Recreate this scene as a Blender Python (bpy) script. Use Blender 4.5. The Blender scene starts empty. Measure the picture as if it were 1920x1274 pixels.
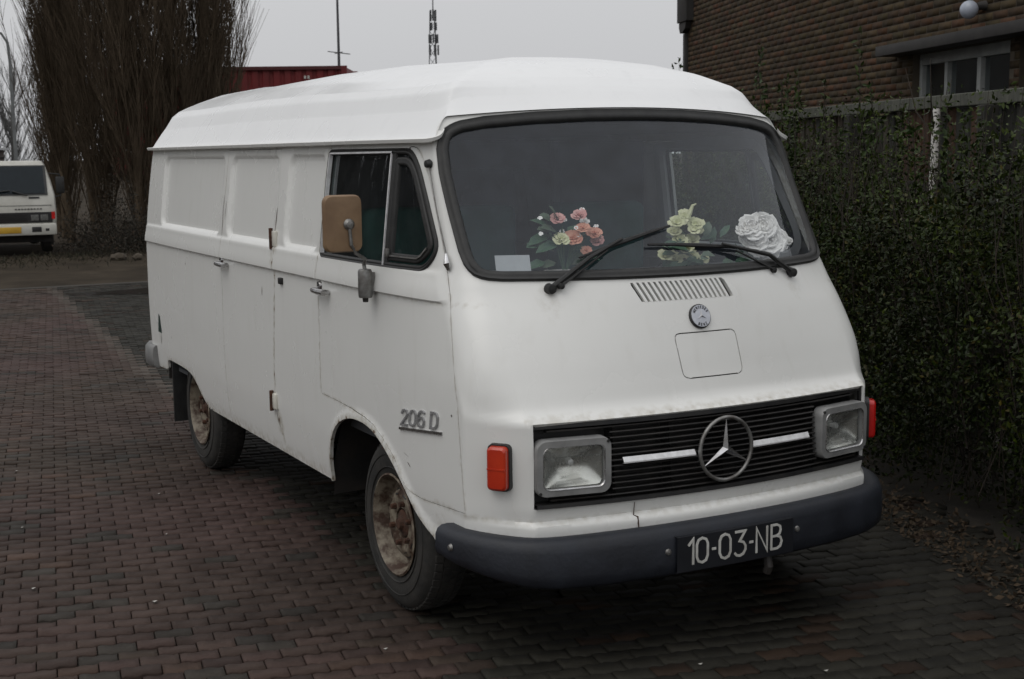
import bpy, bmesh, math, random
import numpy as np
from mathutils import Matrix, Vector
random.seed(7)
RNG = np.random.default_rng(7)
SC = bpy.context.scene
COL = SC.collection

# ---------------------------------------------------------------- camera, world, sun, exposure
# World axes are the van's: x forward, y to its left, z up, the front axle at x = 0; metres.
cam_d = bpy.data.cameras.new('camera')
cam = bpy.data.objects.new('camera', cam_d)
COL.objects.link(cam)
_r = Vector((0.47563337, 0.87957939, -0.0106301)); _u = Vector((-0.11607755, 0.07473875, 0.99042421)); _f = Vector((-0.8719512, 0.46984489, -0.13764766))
_m = Matrix((_r, _u, -_f)).transposed().to_4x4()
_m.translation = (4.44504837, -2.7509882, 1.68684094)
cam.matrix_world = _m
cam_d.sensor_fit = 'HORIZONTAL'; cam_d.sensor_width = 36.0; cam_d.lens = 47.125
cam_d.clip_start = 0.05; cam_d.clip_end = 2000
cam_d.dof.use_dof = True; cam_d.dof.focus_distance = 5.4; cam_d.dof.aperture_fstop = 9.0
SC.camera = cam

SUN_EL, SUN_AZ = math.radians(58), math.radians(-70)      # a weak, veiled sun, high over the road side
world = bpy.data.worlds.new('World'); SC.world = world; world.use_nodes = True
nt = world.node_tree; nt.nodes.clear()
sky = nt.nodes.new('ShaderNodeTexSky'); sky.sky_type = 'NISHITA'; sky.sun_disc = False
sky.sun_elevation = SUN_EL; sky.sun_rotation = math.pi / 2 - SUN_AZ
sky.air_density = 2.0; sky.dust_density = 6.0; sky.ozone_density = 1.0
hs = nt.nodes.new('ShaderNodeHueSaturation'); hs.inputs['Saturation'].default_value = 0.12
tc = nt.nodes.new('ShaderNodeTexCoord'); sp = nt.nodes.new('ShaderNodeSeparateXYZ')
mr = nt.nodes.new('ShaderNodeMapRange')
mr.inputs['From Min'].default_value = 0.0; mr.inputs['From Max'].default_value = 1.0
mr.inputs['To Min'].default_value = 5.45; mr.inputs['To Max'].default_value = 10.0      # overcast: the zenith about twice the horizon
cm = nt.nodes.new('ShaderNodeMix'); cm.data_type = 'RGBA'; cm.blend_type = 'MULTIPLY'; cm.inputs[0].default_value = 1.0
cm.inputs[6].default_value = (0.975, 0.985, 1.01, 1)
mx = nt.nodes.new('ShaderNodeMix'); mx.data_type = 'RGBA'; mx.inputs[0].default_value = 0.93
bg = nt.nodes.new('ShaderNodeBackground'); bg.inputs['Strength'].default_value = 0.10
wo = nt.nodes.new('ShaderNodeOutputWorld')
L = nt.links.new
L(sky.outputs[0], hs.inputs['Color']); L(tc.outputs['Generated'], sp.inputs[0]); L(sp.outputs['Z'], mr.inputs['Value'])
L(mr.outputs[0], cm.inputs[7]); L(hs.outputs[0], mx.inputs[6]); L(cm.outputs[2], mx.inputs[7])
L(mx.outputs[2], bg.inputs['Color']); L(bg.outputs[0], wo.inputs['Surface'])

sun_d = bpy.data.lights.new('sun', 'SUN'); sun_d.energy = 0.5; sun_d.angle = math.radians(40); sun_d.color = (1.0, 0.96, 0.90)
sun = bpy.data.objects.new('sun', sun_d); COL.objects.link(sun)
sun.rotation_euler = Vector((-math.cos(SUN_EL) * math.cos(SUN_AZ), -math.cos(SUN_EL) * math.sin(SUN_AZ), -math.sin(SUN_EL))).to_track_quat('-Z', 'Y').to_euler()

SC.view_settings.view_transform = 'Standard'; SC.view_settings.look = 'None'
SC.view_settings.exposure = 0.08; SC.view_settings.gamma = 1.0; SC.view_settings.use_curve_mapping = False

# ---------------------------------------------------------------- materials
M = {}
def node(nt, kind, **kw):
    n = nt.nodes.new(kind)
    for k, v in kw.items(): setattr(n, k, v)
    return n
def mat(name, col, rough=.6, col2=None, scale=8.0, detail=4.0, spec=.5, metal=0.0, bump=0.0, bscale=None, stretch=None,
        attr=None, contrast=(.35, .65), coat=0.0, trans=0.0, ior=1.5, sub=None, rough2=None):
    """Principled material: base colour mottled towards col2 by noise, fine bump, optional 'tint' colour attribute multiplied in."""
    m = bpy.data.materials.new(name); m.use_nodes = True; t = m.node_tree
    b = t.nodes['Principled BSDF']
    b.inputs['Base Color'].default_value = (*col, 1); b.inputs['Roughness'].default_value = rough
    b.inputs['Specular IOR Level'].default_value = spec; b.inputs['Metallic'].default_value = metal
    b.inputs['IOR'].default_value = ior; b.inputs['Transmission Weight'].default_value = trans
    b.inputs['Coat Weight'].default_value = coat
    tcn = node(t, 'ShaderNodeTexCoord'); vec = tcn.outputs['Object']
    if stretch:
        mp = node(t, 'ShaderNodeMapping'); mp.inputs['Scale'].default_value = stretch
        t.links.new(vec, mp.inputs['Vector']); vec = mp.outputs[0]
    cur = None
    if col2 is not None:
        nz = node(t, 'ShaderNodeTexNoise'); nz.inputs['Scale'].default_value = scale; nz.inputs['Detail'].default_value = detail
        nz.inputs['Roughness'].default_value = .62
        t.links.new(vec, nz.inputs['Vector'])
        r = node(t, 'ShaderNodeValToRGB'); r.color_ramp.elements[0].position, r.color_ramp.elements[1].position = contrast
        r.color_ramp.elements[0].color = (*col, 1); r.color_ramp.elements[1].color = (*col2, 1)
        t.links.new(nz.outputs['Fac'], r.inputs['Fac']); cur = r.outputs['Color']
        if rough2 is not None:
            mrn = node(t, 'ShaderNodeMapRange'); mrn.inputs['To Min'].default_value = rough; mrn.inputs['To Max'].default_value = rough2
            t.links.new(nz.outputs['Fac'], mrn.inputs['Value']); t.links.new(mrn.outputs[0], b.inputs['Roughness'])
    if attr:
        a = node(t, 'ShaderNodeAttribute', attribute_name=attr); x = node(t, 'ShaderNodeMix', data_type='RGBA', blend_type='MULTIPLY')
        x.inputs[0].default_value = 1.0
        if cur is not None: t.links.new(cur, x.inputs[6])
        else: x.inputs[6].default_value = (*col, 1)
        t.links.new(a.outputs['Color'], x.inputs[7]); cur = x.outputs[2]
    if cur is not None: t.links.new(cur, b.inputs['Base Color'])
    if bump:
        nb = node(t, 'ShaderNodeTexNoise'); nb.inputs['Scale'].default_value = bscale or scale * 4; nb.inputs['Detail'].default_value = 5
        t.links.new(vec, nb.inputs['Vector'])
        bp = node(t, 'ShaderNodeBump'); bp.inputs['Strength'].default_value = bump; bp.inputs['Distance'].default_value = .01
        t.links.new(nb.outputs['Fac'], bp.inputs['Height']); t.links.new(bp.outputs[0], b.inputs['Normal'])
    M[name] = m
    return m
def paint(name, base, grime, rust=True, rough=.20):
    """Old van enamel: cream-white, grime gathering in a 'wear' attribute, rust where the wear is strongest."""
    m = bpy.data.materials.new(name); m.use_nodes = True; t = m.node_tree; b = t.nodes['Principled BSDF']
    tcn = node(t, 'ShaderNodeTexCoord'); a = node(t, 'ShaderNodeAttribute', attribute_name='wear')
    big = node(t, 'ShaderNodeTexNoise'); big.inputs['Scale'].default_value = 2.2; big.inputs['Detail'].default_value = 6
    mp = node(t, 'ShaderNodeMapping'); mp.inputs['Scale'].default_value = (9, 9, 1.6)
    st = node(t, 'ShaderNodeTexNoise'); st.inputs['Scale'].default_value = 2.0; st.inputs['Detail'].default_value = 5
    fine = node(t, 'ShaderNodeTexNoise'); fine.inputs['Scale'].default_value = 34; fine.inputs['Detail'].default_value = 6
    for n in (big, fine): t.links.new(tcn.outputs['Object'], n.inputs['Vector'])
    t.links.new(tcn.outputs['Object'], mp.inputs['Vector']); t.links.new(mp.outputs[0], st.inputs['Vector'])
    def math_(op, x, y):
        n = node(t, 'ShaderNodeMath', operation=op)
        for i, v in enumerate((x, y)):
            if isinstance(v, (int, float)): n.inputs[i].default_value = v
            else: t.links.new(v, n.inputs[i])
        return n.outputs[0]
    def ramp(x, lo, hi, top=1.0):
        n = node(t, 'ShaderNodeMapRange'); n.inputs['From Min'].default_value = lo; n.inputs['From Max'].default_value = hi
        n.inputs['To Max'].default_value = top; t.links.new(x, n.inputs['Value']); return n.outputs[0]
    def mixc(f, c1, c2):
        n = node(t, 'ShaderNodeMix', data_type='RGBA'); t.links.new(f, n.inputs[0])
        for i, c in ((6, c1), (7, c2)):
            if isinstance(c, tuple): n.inputs[i].default_value = (*c, 1)
            else: t.links.new(c, n.inputs[i])
        return n.outputs[2]
    c = mixc(ramp(big.outputs['Fac'], .35, .7), base, tuple(x * .96 for x in base))
    c = mixc(ramp(st.outputs['Fac'], .56, .85, .13), c, grime)
    w = math_('MULTIPLY', a.outputs['Fac'], ramp(fine.outputs['Fac'], .30, .62))
    c = mixc(ramp(w, .10, .75, .75), c, grime)
    if rust:
        rs = math_('MULTIPLY', a.outputs['Fac'], ramp(fine.outputs['Fac'], .50, .64))
        c = mixc(ramp(rs, .50, .85, .85), c, (.10, .045, .022))
    t.links.new(c, b.inputs['Base Color'])
    t.links.new(ramp(big.outputs['Fac'], .3, .8, 1.0), (rn := node(t, 'ShaderNodeMapRange')).inputs['Value'])
    rn.inputs['To Min'].default_value = rough; rn.inputs['To Max'].default_value = rough + .14
    t.links.new(rn.outputs[0], b.inputs['Roughness'])
    b.inputs['Specular IOR Level'].default_value = .5
    bp = node(t, 'ShaderNodeBump'); bp.inputs['Strength'].default_value = .10; bp.inputs['Distance'].default_value = .02
    nb = node(t, 'ShaderNodeTexNoise'); nb.inputs['Scale'].default_value = 3.5; nb.inputs['Detail'].default_value = 2
    t.links.new(tcn.outputs['Object'], nb.inputs['Vector']); t.links.new(nb.outputs['Fac'], bp.inputs['Height']); t.links.new(bp.outputs[0], b.inputs['Normal'])
    M[name] = m
    return m
def glass(name, tint, film=(.45, .47, .50), film_amt=.04, rough=.02, ior=1.5):
    """Thin pane: tinted see-through with Fresnel reflection and a light film of dust."""
    m = bpy.data.materials.new(name); m.use_nodes = True; t = m.node_tree; t.nodes.remove(t.nodes['Principled BSDF'])
    o = t.nodes['Material Output']
    tr = node(t, 'ShaderNodeBsdfTransparent'); tr.inputs[0].default_value = (*tint, 1)
    df = node(t, 'ShaderNodeBsdfDiffuse'); df.inputs[0].default_value = (*film, 1)
    gl = node(t, 'ShaderNodeBsdfGlossy'); gl.inputs['Roughness'].default_value = rough; gl.inputs[0].default_value = (.95, .97, 1, 1)
    fr = node(t, 'ShaderNodeFresnel'); ge = node(t, 'ShaderNodeNewGeometry'); io = node(t, 'ShaderNodeMapRange')      # same reflection from either side of the thin pane
    io.inputs['To Min'].default_value = ior; io.inputs['To Max'].default_value = 1 / ior
    t.links.new(ge.outputs['Backfacing'], io.inputs['Value']); t.links.new(io.outputs[0], fr.inputs['IOR'])
    nz = node(t, 'ShaderNodeTexNoise'); nz.inputs['Scale'].default_value = 14; nz.inputs['Detail'].default_value = 6
    tcn = node(t, 'ShaderNodeTexCoord'); t.links.new(tcn.outputs['Object'], nz.inputs['Vector'])
    mrn = node(t, 'ShaderNodeMapRange'); mrn.inputs['From Min'].default_value = .3; mrn.inputs['From Max'].default_value = .75
    mrn.inputs['To Min'].default_value = film_amt * .6; mrn.inputs['To Max'].default_value = film_amt * 1.6
    t.links.new(nz.outputs['Fac'], mrn.inputs['Value'])
    m1 = node(t, 'ShaderNodeMixShader'); m2 = node(t, 'ShaderNodeMixShader')
    t.links.new(mrn.outputs[0], m1.inputs[0]); t.links.new(tr.outputs[0], m1.inputs[1]); t.links.new(df.outputs[0], m1.inputs[2])
    t.links.new(fr.outputs[0], m2.inputs[0]); t.links.new(m1.outputs[0], m2.inputs[1]); t.links.new(gl.outputs[0], m2.inputs[2])
    t.links.new(m2.outputs[0], o.inputs['Surface'])
    M[name] = m
    return m
paint('van_white', (.74, .74, .715), (.40, .37, .30))
paint('roof_white', (.76, .765, .765), (.36, .37, .36), rust=False)
paint('cream', (.66, .64, .57), (.34, .28, .20))
glass('screen_glass', (.87, .89, .90), film=(.32, .38, .50), film_amt=.032, ior=1.50)
glass('side_glass', (.66, .72, .70), film_amt=.02, ior=1.45)
glass('lamp_glass', (.86, .87, .85), film_amt=.05)
mat('rubber', (.012, .012, .012), .55, (.022, .022, .021), 20, bump=.1)
mat('tyre_rubber', (.014, .014, .013), .8, (.034, .031, .027), 9, bump=.25, bscale=60)
mat('black_plastic', (.010, .010, .011), .5, (.022, .021, .02), 14)
mat('grille_plastic', (.011, .0105, .010), .5, (.026, .023, .021), 10)
mat('bumper_blue', (.008, .0095, .014), .45, (.015, .018, .026), 7, bump=.12, bscale=70, rough2=.7)
mat('chrome', (.62, .62, .63), .16, (.40, .39, .38), 30, metal=1.0, rough2=.35)
mat('badge_chrome', (.40, .40, .41), .3, (.28, .28, .28), 40, metal=.45)
mat('dull_metal', (.30, .30, .29), .4, (.16, .15, .14), 24, metal=.8, rough2=.6)
mat('bezel_grey', (.17, .17, .168), .45, (.24, .24, .235), 12)
mat('reflector', (.82, .82, .80), .18, (.66, .65, .62), 18, metal=1.0, rough2=.35)
mat('bright_trim', (.78, .78, .79), .38, (.60, .60, .60), 26, metal=.35, rough2=.5)
mat('rim_paint', (.21, .18, .135), .65, (.045, .022, .012), 16, contrast=(.40, .58), bump=.3)
mat('rust', (.075, .030, .015), .85, (.03, .016, .010), 22, bump=.4)
mat('orange_lens', (.50, .035, .008), .28, (.40, .022, .006), 8, coat=.4)
mat('red_lens', (.55, .012, .010), .25, (.45, .010, .008), 8, coat=.4)
mat('mirror_tan', (.24, .155, .085), .6, (.165, .10, .055), 7, bump=.15)
mat('dark_steel', (.012, .012, .012), .7, (.03, .024, .02), 9, bump=.2)
mat('plate_blue', (.007, .008, .011), .45, (.011, .012, .016), 9)
mat('plate_white', (.56, .56, .53), .5, (.42, .41, .38), 20)
mat('interior_grey', (.050, .053, .058), .8, (.07, .072, .075), 6)
mat('headliner', (.10, .102, .105), .9, (.13, .132, .135), 5)
mat('inner_paint', (.42, .43, .44), .5, (.36, .37, .38), 5)
mat('dash_top', (.030, .032, .035), .75, (.042, .044, .046), 7)
mat('seat_teal', (.022, .085, .075), .85, (.014, .055, .05), 9, bump=.2)
mat('badge_white', (.55, .57, .62), .3, (.45, .47, .52), 30)
mat('sticker_green', (.012, .035, .026), .5, (.03, .05, .045), 30)
mat('sticker_white', (.62, .62, .58), .5, (.5, .5, .47), 30)
# ---------------------------------------------------------------- helpers
def tag(o, label=None, cat=None, group=None, kind=None):
    for k, v in (('label', label), ('category', cat), ('group', group), ('kind', kind)):
        if v: o[k] = v
    return o
def empty(name, loc, label, cat, group=None):
    o = bpy.data.objects.new(name, None); COL.objects.link(o); o.location = loc; o.empty_display_size = .1
    return tag(o, label, cat, group)
def mesh_np(name, V, F, material=None, smooth=None, attrs=None):
    """Mesh from numpy verts and a list of face arrays (each n x k)."""
    me = bpy.data.meshes.new(name); V = np.asarray(V, np.float32)
    F = [np.asarray(f, np.int32) for f in (F if isinstance(F, (list, tuple)) else [F])]
    F = [f for f in F if f.size]
    me.vertices.add(len(V)); me.vertices.foreach_set('co', V.ravel())
    nl = sum(f.size for f in F); npoly = sum(len(f) for f in F)
    me.loops.add(nl); me.polygons.add(npoly)
    me.loops.foreach_set('vertex_index', np.concatenate([f.ravel() for f in F]))
    sizes = np.concatenate([np.full(len(f), f.shape[1], np.int32) for f in F])
    st = np.zeros(npoly, np.int32); st[1:] = np.cumsum(sizes)[:-1]
    me.polygons.foreach_set('loop_start', st)
    if attrs:
        for k, (dom, typ, arr) in attrs.items():
            at = me.attributes.new(k, typ, dom)
            at.data.foreach_set('value' if typ == 'FLOAT' else 'color', np.asarray(arr, np.float32).ravel())
    me.update(calc_edges=True); me.validate()
    if material is not None: me.materials.append(M[material] if isinstance(material, str) else material)
    if smooth is not None: smooth_by(me, smooth)
    return me
def smooth_by(me, deg):
    me.polygons.foreach_set('use_smooth', np.ones(len(me.polygons), bool))
    if deg >= 180: return
    bm = bmesh.new(); bm.from_mesh(me); lim = math.radians(deg)
    for e in bm.edges: e.smooth = not (len(e.link_faces) != 2 or e.calc_face_angle(0) > lim)
    bm.to_mesh(me); bm.free()
def link(name, me, parent=None, loc=None, rot=None):
    o = bpy.data.objects.new(name, me); COL.objects.link(o)
    if parent is not None:
        o.parent = parent
        o.matrix_parent_inverse = Matrix.Identity(4)
    if loc is not None: o.location = loc
    if rot is not None: o.rotation_euler = rot
    return o
class MB:
    """Collects shapes; build() links them as one mesh object."""
    def __init__(s): s.v, s.f = [], []
    def add(s, V, F):
        k = len(s.v); s.v += [tuple(map(float, p)) for p in V]; s.f += [tuple(i + k for i in f) for f in F]; return s
    def box(s, lo, hi, bevel=0):
        (a, b, c), (d, e, f) = lo, hi
        if not bevel:
            return s.add([(a,b,c),(d,b,c),(d,e,c),(a,e,c),(a,b,f),(d,b,f),(d,e,f),(a,e,f)],
                         [(0,3,2,1),(4,5,6,7),(0,1,5,4),(1,2,6,5),(2,3,7,6),(3,0,4,7)])
        bm = bmesh.new(); bmesh.ops.create_cube(bm, size=1)
        for v in bm.verts: v.co = ((a+d)/2 + v.co.x*(d-a), (b+e)/2 + v.co.y*(e-b), (c+f)/2 + v.co.z*(f-c))
        bmesh.ops.bevel(bm, geom=bm.edges[:], offset=bevel, segments=2, affect='EDGES', profile=.5)
        return s.bm(bm)
    def bm(s, bm):
        bm.verts.index_update(); s.add([v.co[:] for v in bm.verts], [[v.index for v in f.verts] for f in bm.faces]); bm.free(); return s
    def tube(s, pts, rad, n=8, cap=True):
        pts = [Vector(p) for p in pts]; rad = rad if isinstance(rad, (list, tuple)) else [rad] * len(pts)
        up = None; rings = []; k0 = len(s.v)
        for i, p in enumerate(pts):
            t = (pts[min(i+1, len(pts)-1)] - pts[max(i-1, 0)]).normalized()
            if up is None: up = t.orthogonal().normalized()
            up = (up - t * up.dot(t)).normalized(); w = t.cross(up)
            for j in range(n):
                a = 2 * math.pi * j / n; s.v.append(tuple(p + (up * math.cos(a) + w * math.sin(a)) * rad[i]))
        for i in range(len(pts) - 1):
            for j in range(n):
                a, b = k0 + i*n + j, k0 + i*n + (j+1) % n; s.f.append((a, b, b + n, a + n))
        if cap:
            s.f.append(tuple(k0 + j for j in reversed(range(n)))); s.f.append(tuple(k0 + (len(pts)-1)*n + j for j in range(n)))
        return s
    def lathe(s, prof, n=24, axis='Z', org=(0,0,0), cap=False):
        """prof: (radius, height) pairs."""
        k0 = len(s.v)
        for r, h in prof:
            for j in range(n):
                a = 2*math.pi*j/n; c, d = r*math.cos(a), r*math.sin(a)
                p = {'Z': (c, d, h), 'Y': (d, h, c), 'X': (h, c, d)}[axis]
                s.v.append((p[0]+org[0], p[1]+org[1], p[2]+org[2]))
        for i in range(len(prof)-1):
            for j in range(n):
                a, b = k0+i*n+j, k0+i*n+(j+1) % n; s.f.append((a, b, b+n, a+n))
        if cap:
            s.f.append(tuple(k0+j for j in reversed(range(n)))); s.f.append(tuple(k0+(len(prof)-1)*n+j for j in range(n)))
        return s
    def strip(s, rows, closed=False, ring=False):
        """Grid of rows of points; ring closes each row, closed joins last row to first."""
        k0 = len(s.v); n = len(rows[0])
        for r in rows: s.v += [tuple(map(float, p)) for p in r]
        m = len(rows)
        for i in range(m if closed else m-1):
            for j in range(n if ring else n-1):
                a, b = k0+i*n+j, k0+i*n+(j+1) % n; c, d = k0+((i+1) % m)*n+(j+1) % n, k0+((i+1) % m)*n+j
                s.f.append((a, b, c, d))
        return s
    def prism(s, poly, h0, h1, axis='Z'):
        """Polygon of 2-D points extruded from h0 to h1 along the axis."""
        P = {'Z': lambda p, h: (p[0], p[1], h), 'Y': lambda p, h: (p[0], h, p[1]), 'X': lambda p, h: (h, p[0], p[1])}[axis]
        n = len(poly); k = len(s.v)
        s.v += [P(p, h0) for p in poly] + [P(p, h1) for p in poly]
        s.f += [tuple(k+i for i in reversed(range(n))), tuple(k+n+i for i in range(n))] + [(k+i, k+(i+1) % n, k+n+(i+1) % n, k+n+i) for i in range(n)]
        return s
    def mesh(s, name, material, smooth=30):
        me = bpy.data.meshes.new(name); me.from_pydata(s.v, [], s.f); me.validate()
        bm = bmesh.new(); bm.from_mesh(me); bmesh.ops.recalc_face_normals(bm, faces=bm.faces); bm.to_mesh(me); bm.free()
        me.materials.append(M[material]); smooth_by(me, smooth) if smooth else None
        return me
    def build(s, name, material, parent=None, smooth=30, **kw): return link(name, s.mesh(name, material, smooth), parent, **kw)
def rrpoly(w, h, r, n=5):
    """Rounded rectangle centred on 0."""
    out = []
    for cx, cy, a0 in ((w/2-r, h/2-r, 0), (-w/2+r, h/2-r, 90), (-w/2+r, -h/2+r, 180), (w/2-r, -h/2+r, 270)):
        for i in range(n+1):
            a = math.radians(a0 + 90*i/n); out.append((cx + r*math.cos(a), cy + r*math.sin(a)))
    return out
def resample(poly, step, closed=True):
    P = np.asarray(poly, float); P = np.vstack([P, P[:1]]) if closed else P
    d = np.r_[0, np.cumsum(np.hypot(*np.diff(P, axis=0).T))]; n = max(8, int(d[-1] / step))
    t = np.linspace(0, d[-1], n, endpoint=not closed)
    return np.stack([np.interp(t, d, P[:, 0]), np.interp(t, d, P[:, 1])], -1)
def round_poly(poly, r, n=6):
    """Polygon with corners rounded; r one radius or one per corner."""
    P = [Vector(p) for p in poly]; out = []
    for i, p in enumerate(P):
        a, b = P[i-1], P[(i+1) % len(P)]; ri = r[i] if isinstance(r, (list, tuple)) else r
        da, db = (a-p), (b-p); k = min(ri, da.length*.49, db.length*.49)
        q0, q1 = p + da.normalized()*k, p + db.normalized()*k
        for j in range(n+1):
            t = j/n; out.append(tuple((1-t)**2*q0 + 2*t*(1-t)*p + t*t*q1))
    return out
def smooth_poly(poly, it=2):
    P = np.asarray(poly, float)
    for _ in range(it):
        A = P; B = np.roll(P, -1, 0); P = np.stack([.75*A+.25*B, .25*A+.75*B], 1).reshape(-1, 2)
    return P
def inside(poly, x, y):
    P = np.asarray(poly, float); x = np.asarray(x); y = np.asarray(y); c = np.zeros(x.shape, bool)
    for (x0, y0), (x1, y1) in zip(P, np.roll(P, -1, 0)):
        if y0 == y1: continue
        m = ((y0 > y) != (y1 > y)) & (x < (x1-x0)*(y-y0)/(y1-y0) + x0); c ^= m
    return c
def nearest(poly, x, y, closed=True):
    """Nearest points on the polyline: distance, px, py."""
    P = np.asarray(poly, float); Q = np.roll(P, -1, 0)
    if not closed: P, Q = P[:-1], Q[:-1]
    best = np.full(x.shape, 1e9); bx = x.copy(); by = y.copy()
    for (x0, y0), (x1, y1) in zip(P, Q):
        dx, dy = x1-x0, y1-y0; l2 = dx*dx+dy*dy+1e-15
        t = np.clip(((x-x0)*dx + (y-y0)*dy)/l2, 0, 1); qx, qy = x0+t*dx, y0+t*dy; d = np.hypot(x-qx, y-qy)
        m = d < best; best = np.where(m, d, best); bx = np.where(m, qx, bx); by = np.where(m, qy, by)
    return best, bx, by
# lettering as strokes: lines in a 1-high cell, drawn as flat ribbons
GLYPH = {
 '1': [[(.10,.78),(.30,1.0),(.30,0)]],
 '0': [[(.25,1),(.42,.93),(.5,.75),(.5,.25),(.42,.07),(.25,0),(.08,.07),(0,.25),(0,.75),(.08,.93),(.25,1)]],
 '3': [[(.02,1),(.48,1),(.22,.60),(.40,.54),(.5,.38),(.5,.22),(.40,.06),(.24,0),(.08,.03),(0,.12)]],
 'N': [[(0,0),(0,1),(.52,0),(.52,1)]],
 'B': [[(0,0),(0,1),(.28,1),(.43,.92),(.46,.77),(.41,.60),(.28,.53),(0,.53)],[(.28,.53),(.45,.46),(.52,.28),(.46,.08),(.30,0),(0,0)]],
 '-': [[(.0,.48),(.13,.48)]],
 '2': [[(0,.78),(.08,.95),(.26,1),(.44,.93),(.5,.76),(.42,.56),(.02,.05),(0,0),(.52,0)]],
 '6': [[(.48,.90),(.36,1),(.2,1),(.06,.86),(0,.6),(0,.25),(.08,.06),(.25,0),(.43,.06),(.5,.24),(.5,.38),(.42,.54),(.25,.6),(.08,.53),(0,.38)]],
 'D': [[(0,0),(0,1),(.24,1),(.42,.92),(.52,.72),(.52,.28),(.42,.08),(.24,0),(0,0)]],
 'C': [[(.5,.8),(.4,.97),(.25,1),(.08,.9),(0,.7),(0,.3),(.08,.1),(.25,0),(.4,.03),(.5,.2)]],
 'E': [[(.46,1),(0,1),(0,0),(.46,0)],[(0,.52),(.38,.52)]], 'M': [[(0,0),(0,1),(.3,.35),(.6,1),(.6,0)]],
 'R': [[(0,0),(0,1),(.3,1),(.46,.88),(.46,.66),(.3,.54),(0,.54)],[(.26,.54),(.5,0)]], 'S': [[(.46,.85),(.3,1),(.12,.97),(0,.8),(.06,.62),(.4,.42),(.48,.22),(.36,.03),(.16,0),(0,.14)]],
 'Z': [[(0,1),(.5,1),(0,0),(.5,0)]],
}
ADV = {'1': .46, '-': .33, ' ': .34, 'N': .74, 'B': .72, 'M': .8}
def letter_strokes(text, h, gap=.2):
    """[(polyline in metres)], total width."""
    x = 0; out = []
    for ch in text:
        for ln in GLYPH.get(ch, []): out.append([((x + p[0]) * h, p[1] * h) for p in ln])
        x += ADV.get(ch, .70) if ch in ADV else .52 + gap
    return out, x * h
def ribbon(mb, line, w, place, thick):
    """Flat raised stroke of width w along a 2-D line; place(a, b, h) -> 3-D."""
    P = [Vector(p) for p in line]; rows = []
    closed = (P[0] - P[-1]).length < 1e-6
    for i, p in enumerate(P):
        a = P[i-1] if i else (P[-2] if closed else p); b = P[i+1] if i < len(P)-1 else (P[1] if closed else p)
        d0 = (p-a).normalized() if (p-a).length > 1e-9 else (b-p).normalized(); d1 = (b-p).normalized() if (b-p).length > 1e-9 else d0
        t = (d0+d1); t = t.normalized() if t.length > .2 else d0
        n = Vector((-t.y, t.x)); k = w/2 / max(.45, n.dot(Vector((-d0.y, d0.x))))
        e = Vector((0, 0))
        if not closed and i == 0: e = -d1*w/2*.6
        if not closed and i == len(P)-1: e = d0*w/2*.6
        q0, q1 = p + n*k + e, p - n*k + e
        rows.append([place(q0.x, q0.y, 0), place(q0.x, q0.y, thick), place(q1.x, q1.y, thick), place(q1.x, q1.y, 0)])
    mb.strip(rows)
    for r, fl in ((rows[0], 0), (rows[-1], 1)):
        k = len(mb.v); mb.v += [tuple(map(float, p)) for p in r]; mb.f.append((k, k+1, k+2, k+3) if fl else (k+3, k+2, k+1, k))
# ---------------------------------------------------------------- van surface
def pchip(xs, ys, x):
    xs = np.asarray(xs, float); ys = np.asarray(ys, float); x = np.clip(np.asarray(x, float), xs[0], xs[-1])
    h = np.diff(xs); d = np.diff(ys) / h
    m = np.zeros_like(ys)
    m[0], m[-1] = d[0], d[-1]
    for i in range(1, len(xs) - 1):
        if d[i-1] * d[i] > 0:
            w1, w2 = 2 * h[i] + h[i-1], h[i] + 2 * h[i-1]
            m[i] = (w1 + w2) / (w1 / d[i-1] + w2 / d[i])
    k = np.clip(np.searchsorted(xs, x, side='right') - 1, 0, len(xs) - 2)
    t = (x - xs[k]) / h[k]
    return ((1 + 2*t) * (1-t)**2 * ys[k] + t * (1-t)**2 * h[k] * m[k]
            + t*t * (3 - 2*t) * ys[k+1] + t*t * (t-1) * h[k] * m[k+1])

#        z     xf    bow   yc    xs    ys    chamfer
NOSE = np.array([
    (0.36, .848, .080, .700, .560, .838, .80),
    (0.44, .866, .085, .700, .570, .845, .80),
    (0.482, .870, .085, .700, .572, .847, .80),
    (0.494, .862, .083, .700, .572, .847, .80),
    (0.500, .846, .082, .700, .574, .848, .80),
    (0.545, .854, .082, .700, .575, .850, .80),
    (0.79, .836, .066, .706, .580, .853, .80),
    (0.822, .834, .066, .708, .580, .853, .80),
    (0.838, .812, .062, .709, .578, .853, .78),
    (0.856, .792, .064, .709, .572, .853, .70),
    (0.92, .768, .075, .711, .545, .852, .40),
    (1.00, .744, .092, .713, .505, .846, .15),
    (1.12, .705, .125, .716, .430, .836, .05),
    (1.24, .660, .165, .722, .340, .825, .0),
    (1.30, .625, .170, .723, .310, .814, .0),
    (1.50, .505, .160, .715, .240, .788, .0),
    (1.735, .364, .142, .702, .185, .760, .0),
    (1.87, .283, .130, .690, .150, .745, .0)])
WID = np.array([(.36, .846), (.45, .858), (.6, .870), (.9, .876), (1.19, .874), (1.29, .866), (1.5, .842), (1.735, .808), (1.87, .78)])
REAR = np.array([(.36, -3.74), (.6, -3.77), (1.2, -3.775), (1.735, -3.765), (1.87, -3.74)])
ZB = 0.36
def ztop(u):
    u = np.asarray(u, float)
    f = np.where(u <= 1, 1.846 - .030 * u**2, 0)
    t = np.clip(u - 1, 0, 1)
    c = 1.816 + (1.735 - 1.816) * t * t * (3 - 2 * t)
    return np.where(u <= 1, f, np.where(u <= 2, c, 1.735))
def sstep(a, b, x):
    t = np.clip((x - a) / (b - a), 0, 1); return t * t * (3 - 2 * t)
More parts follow.
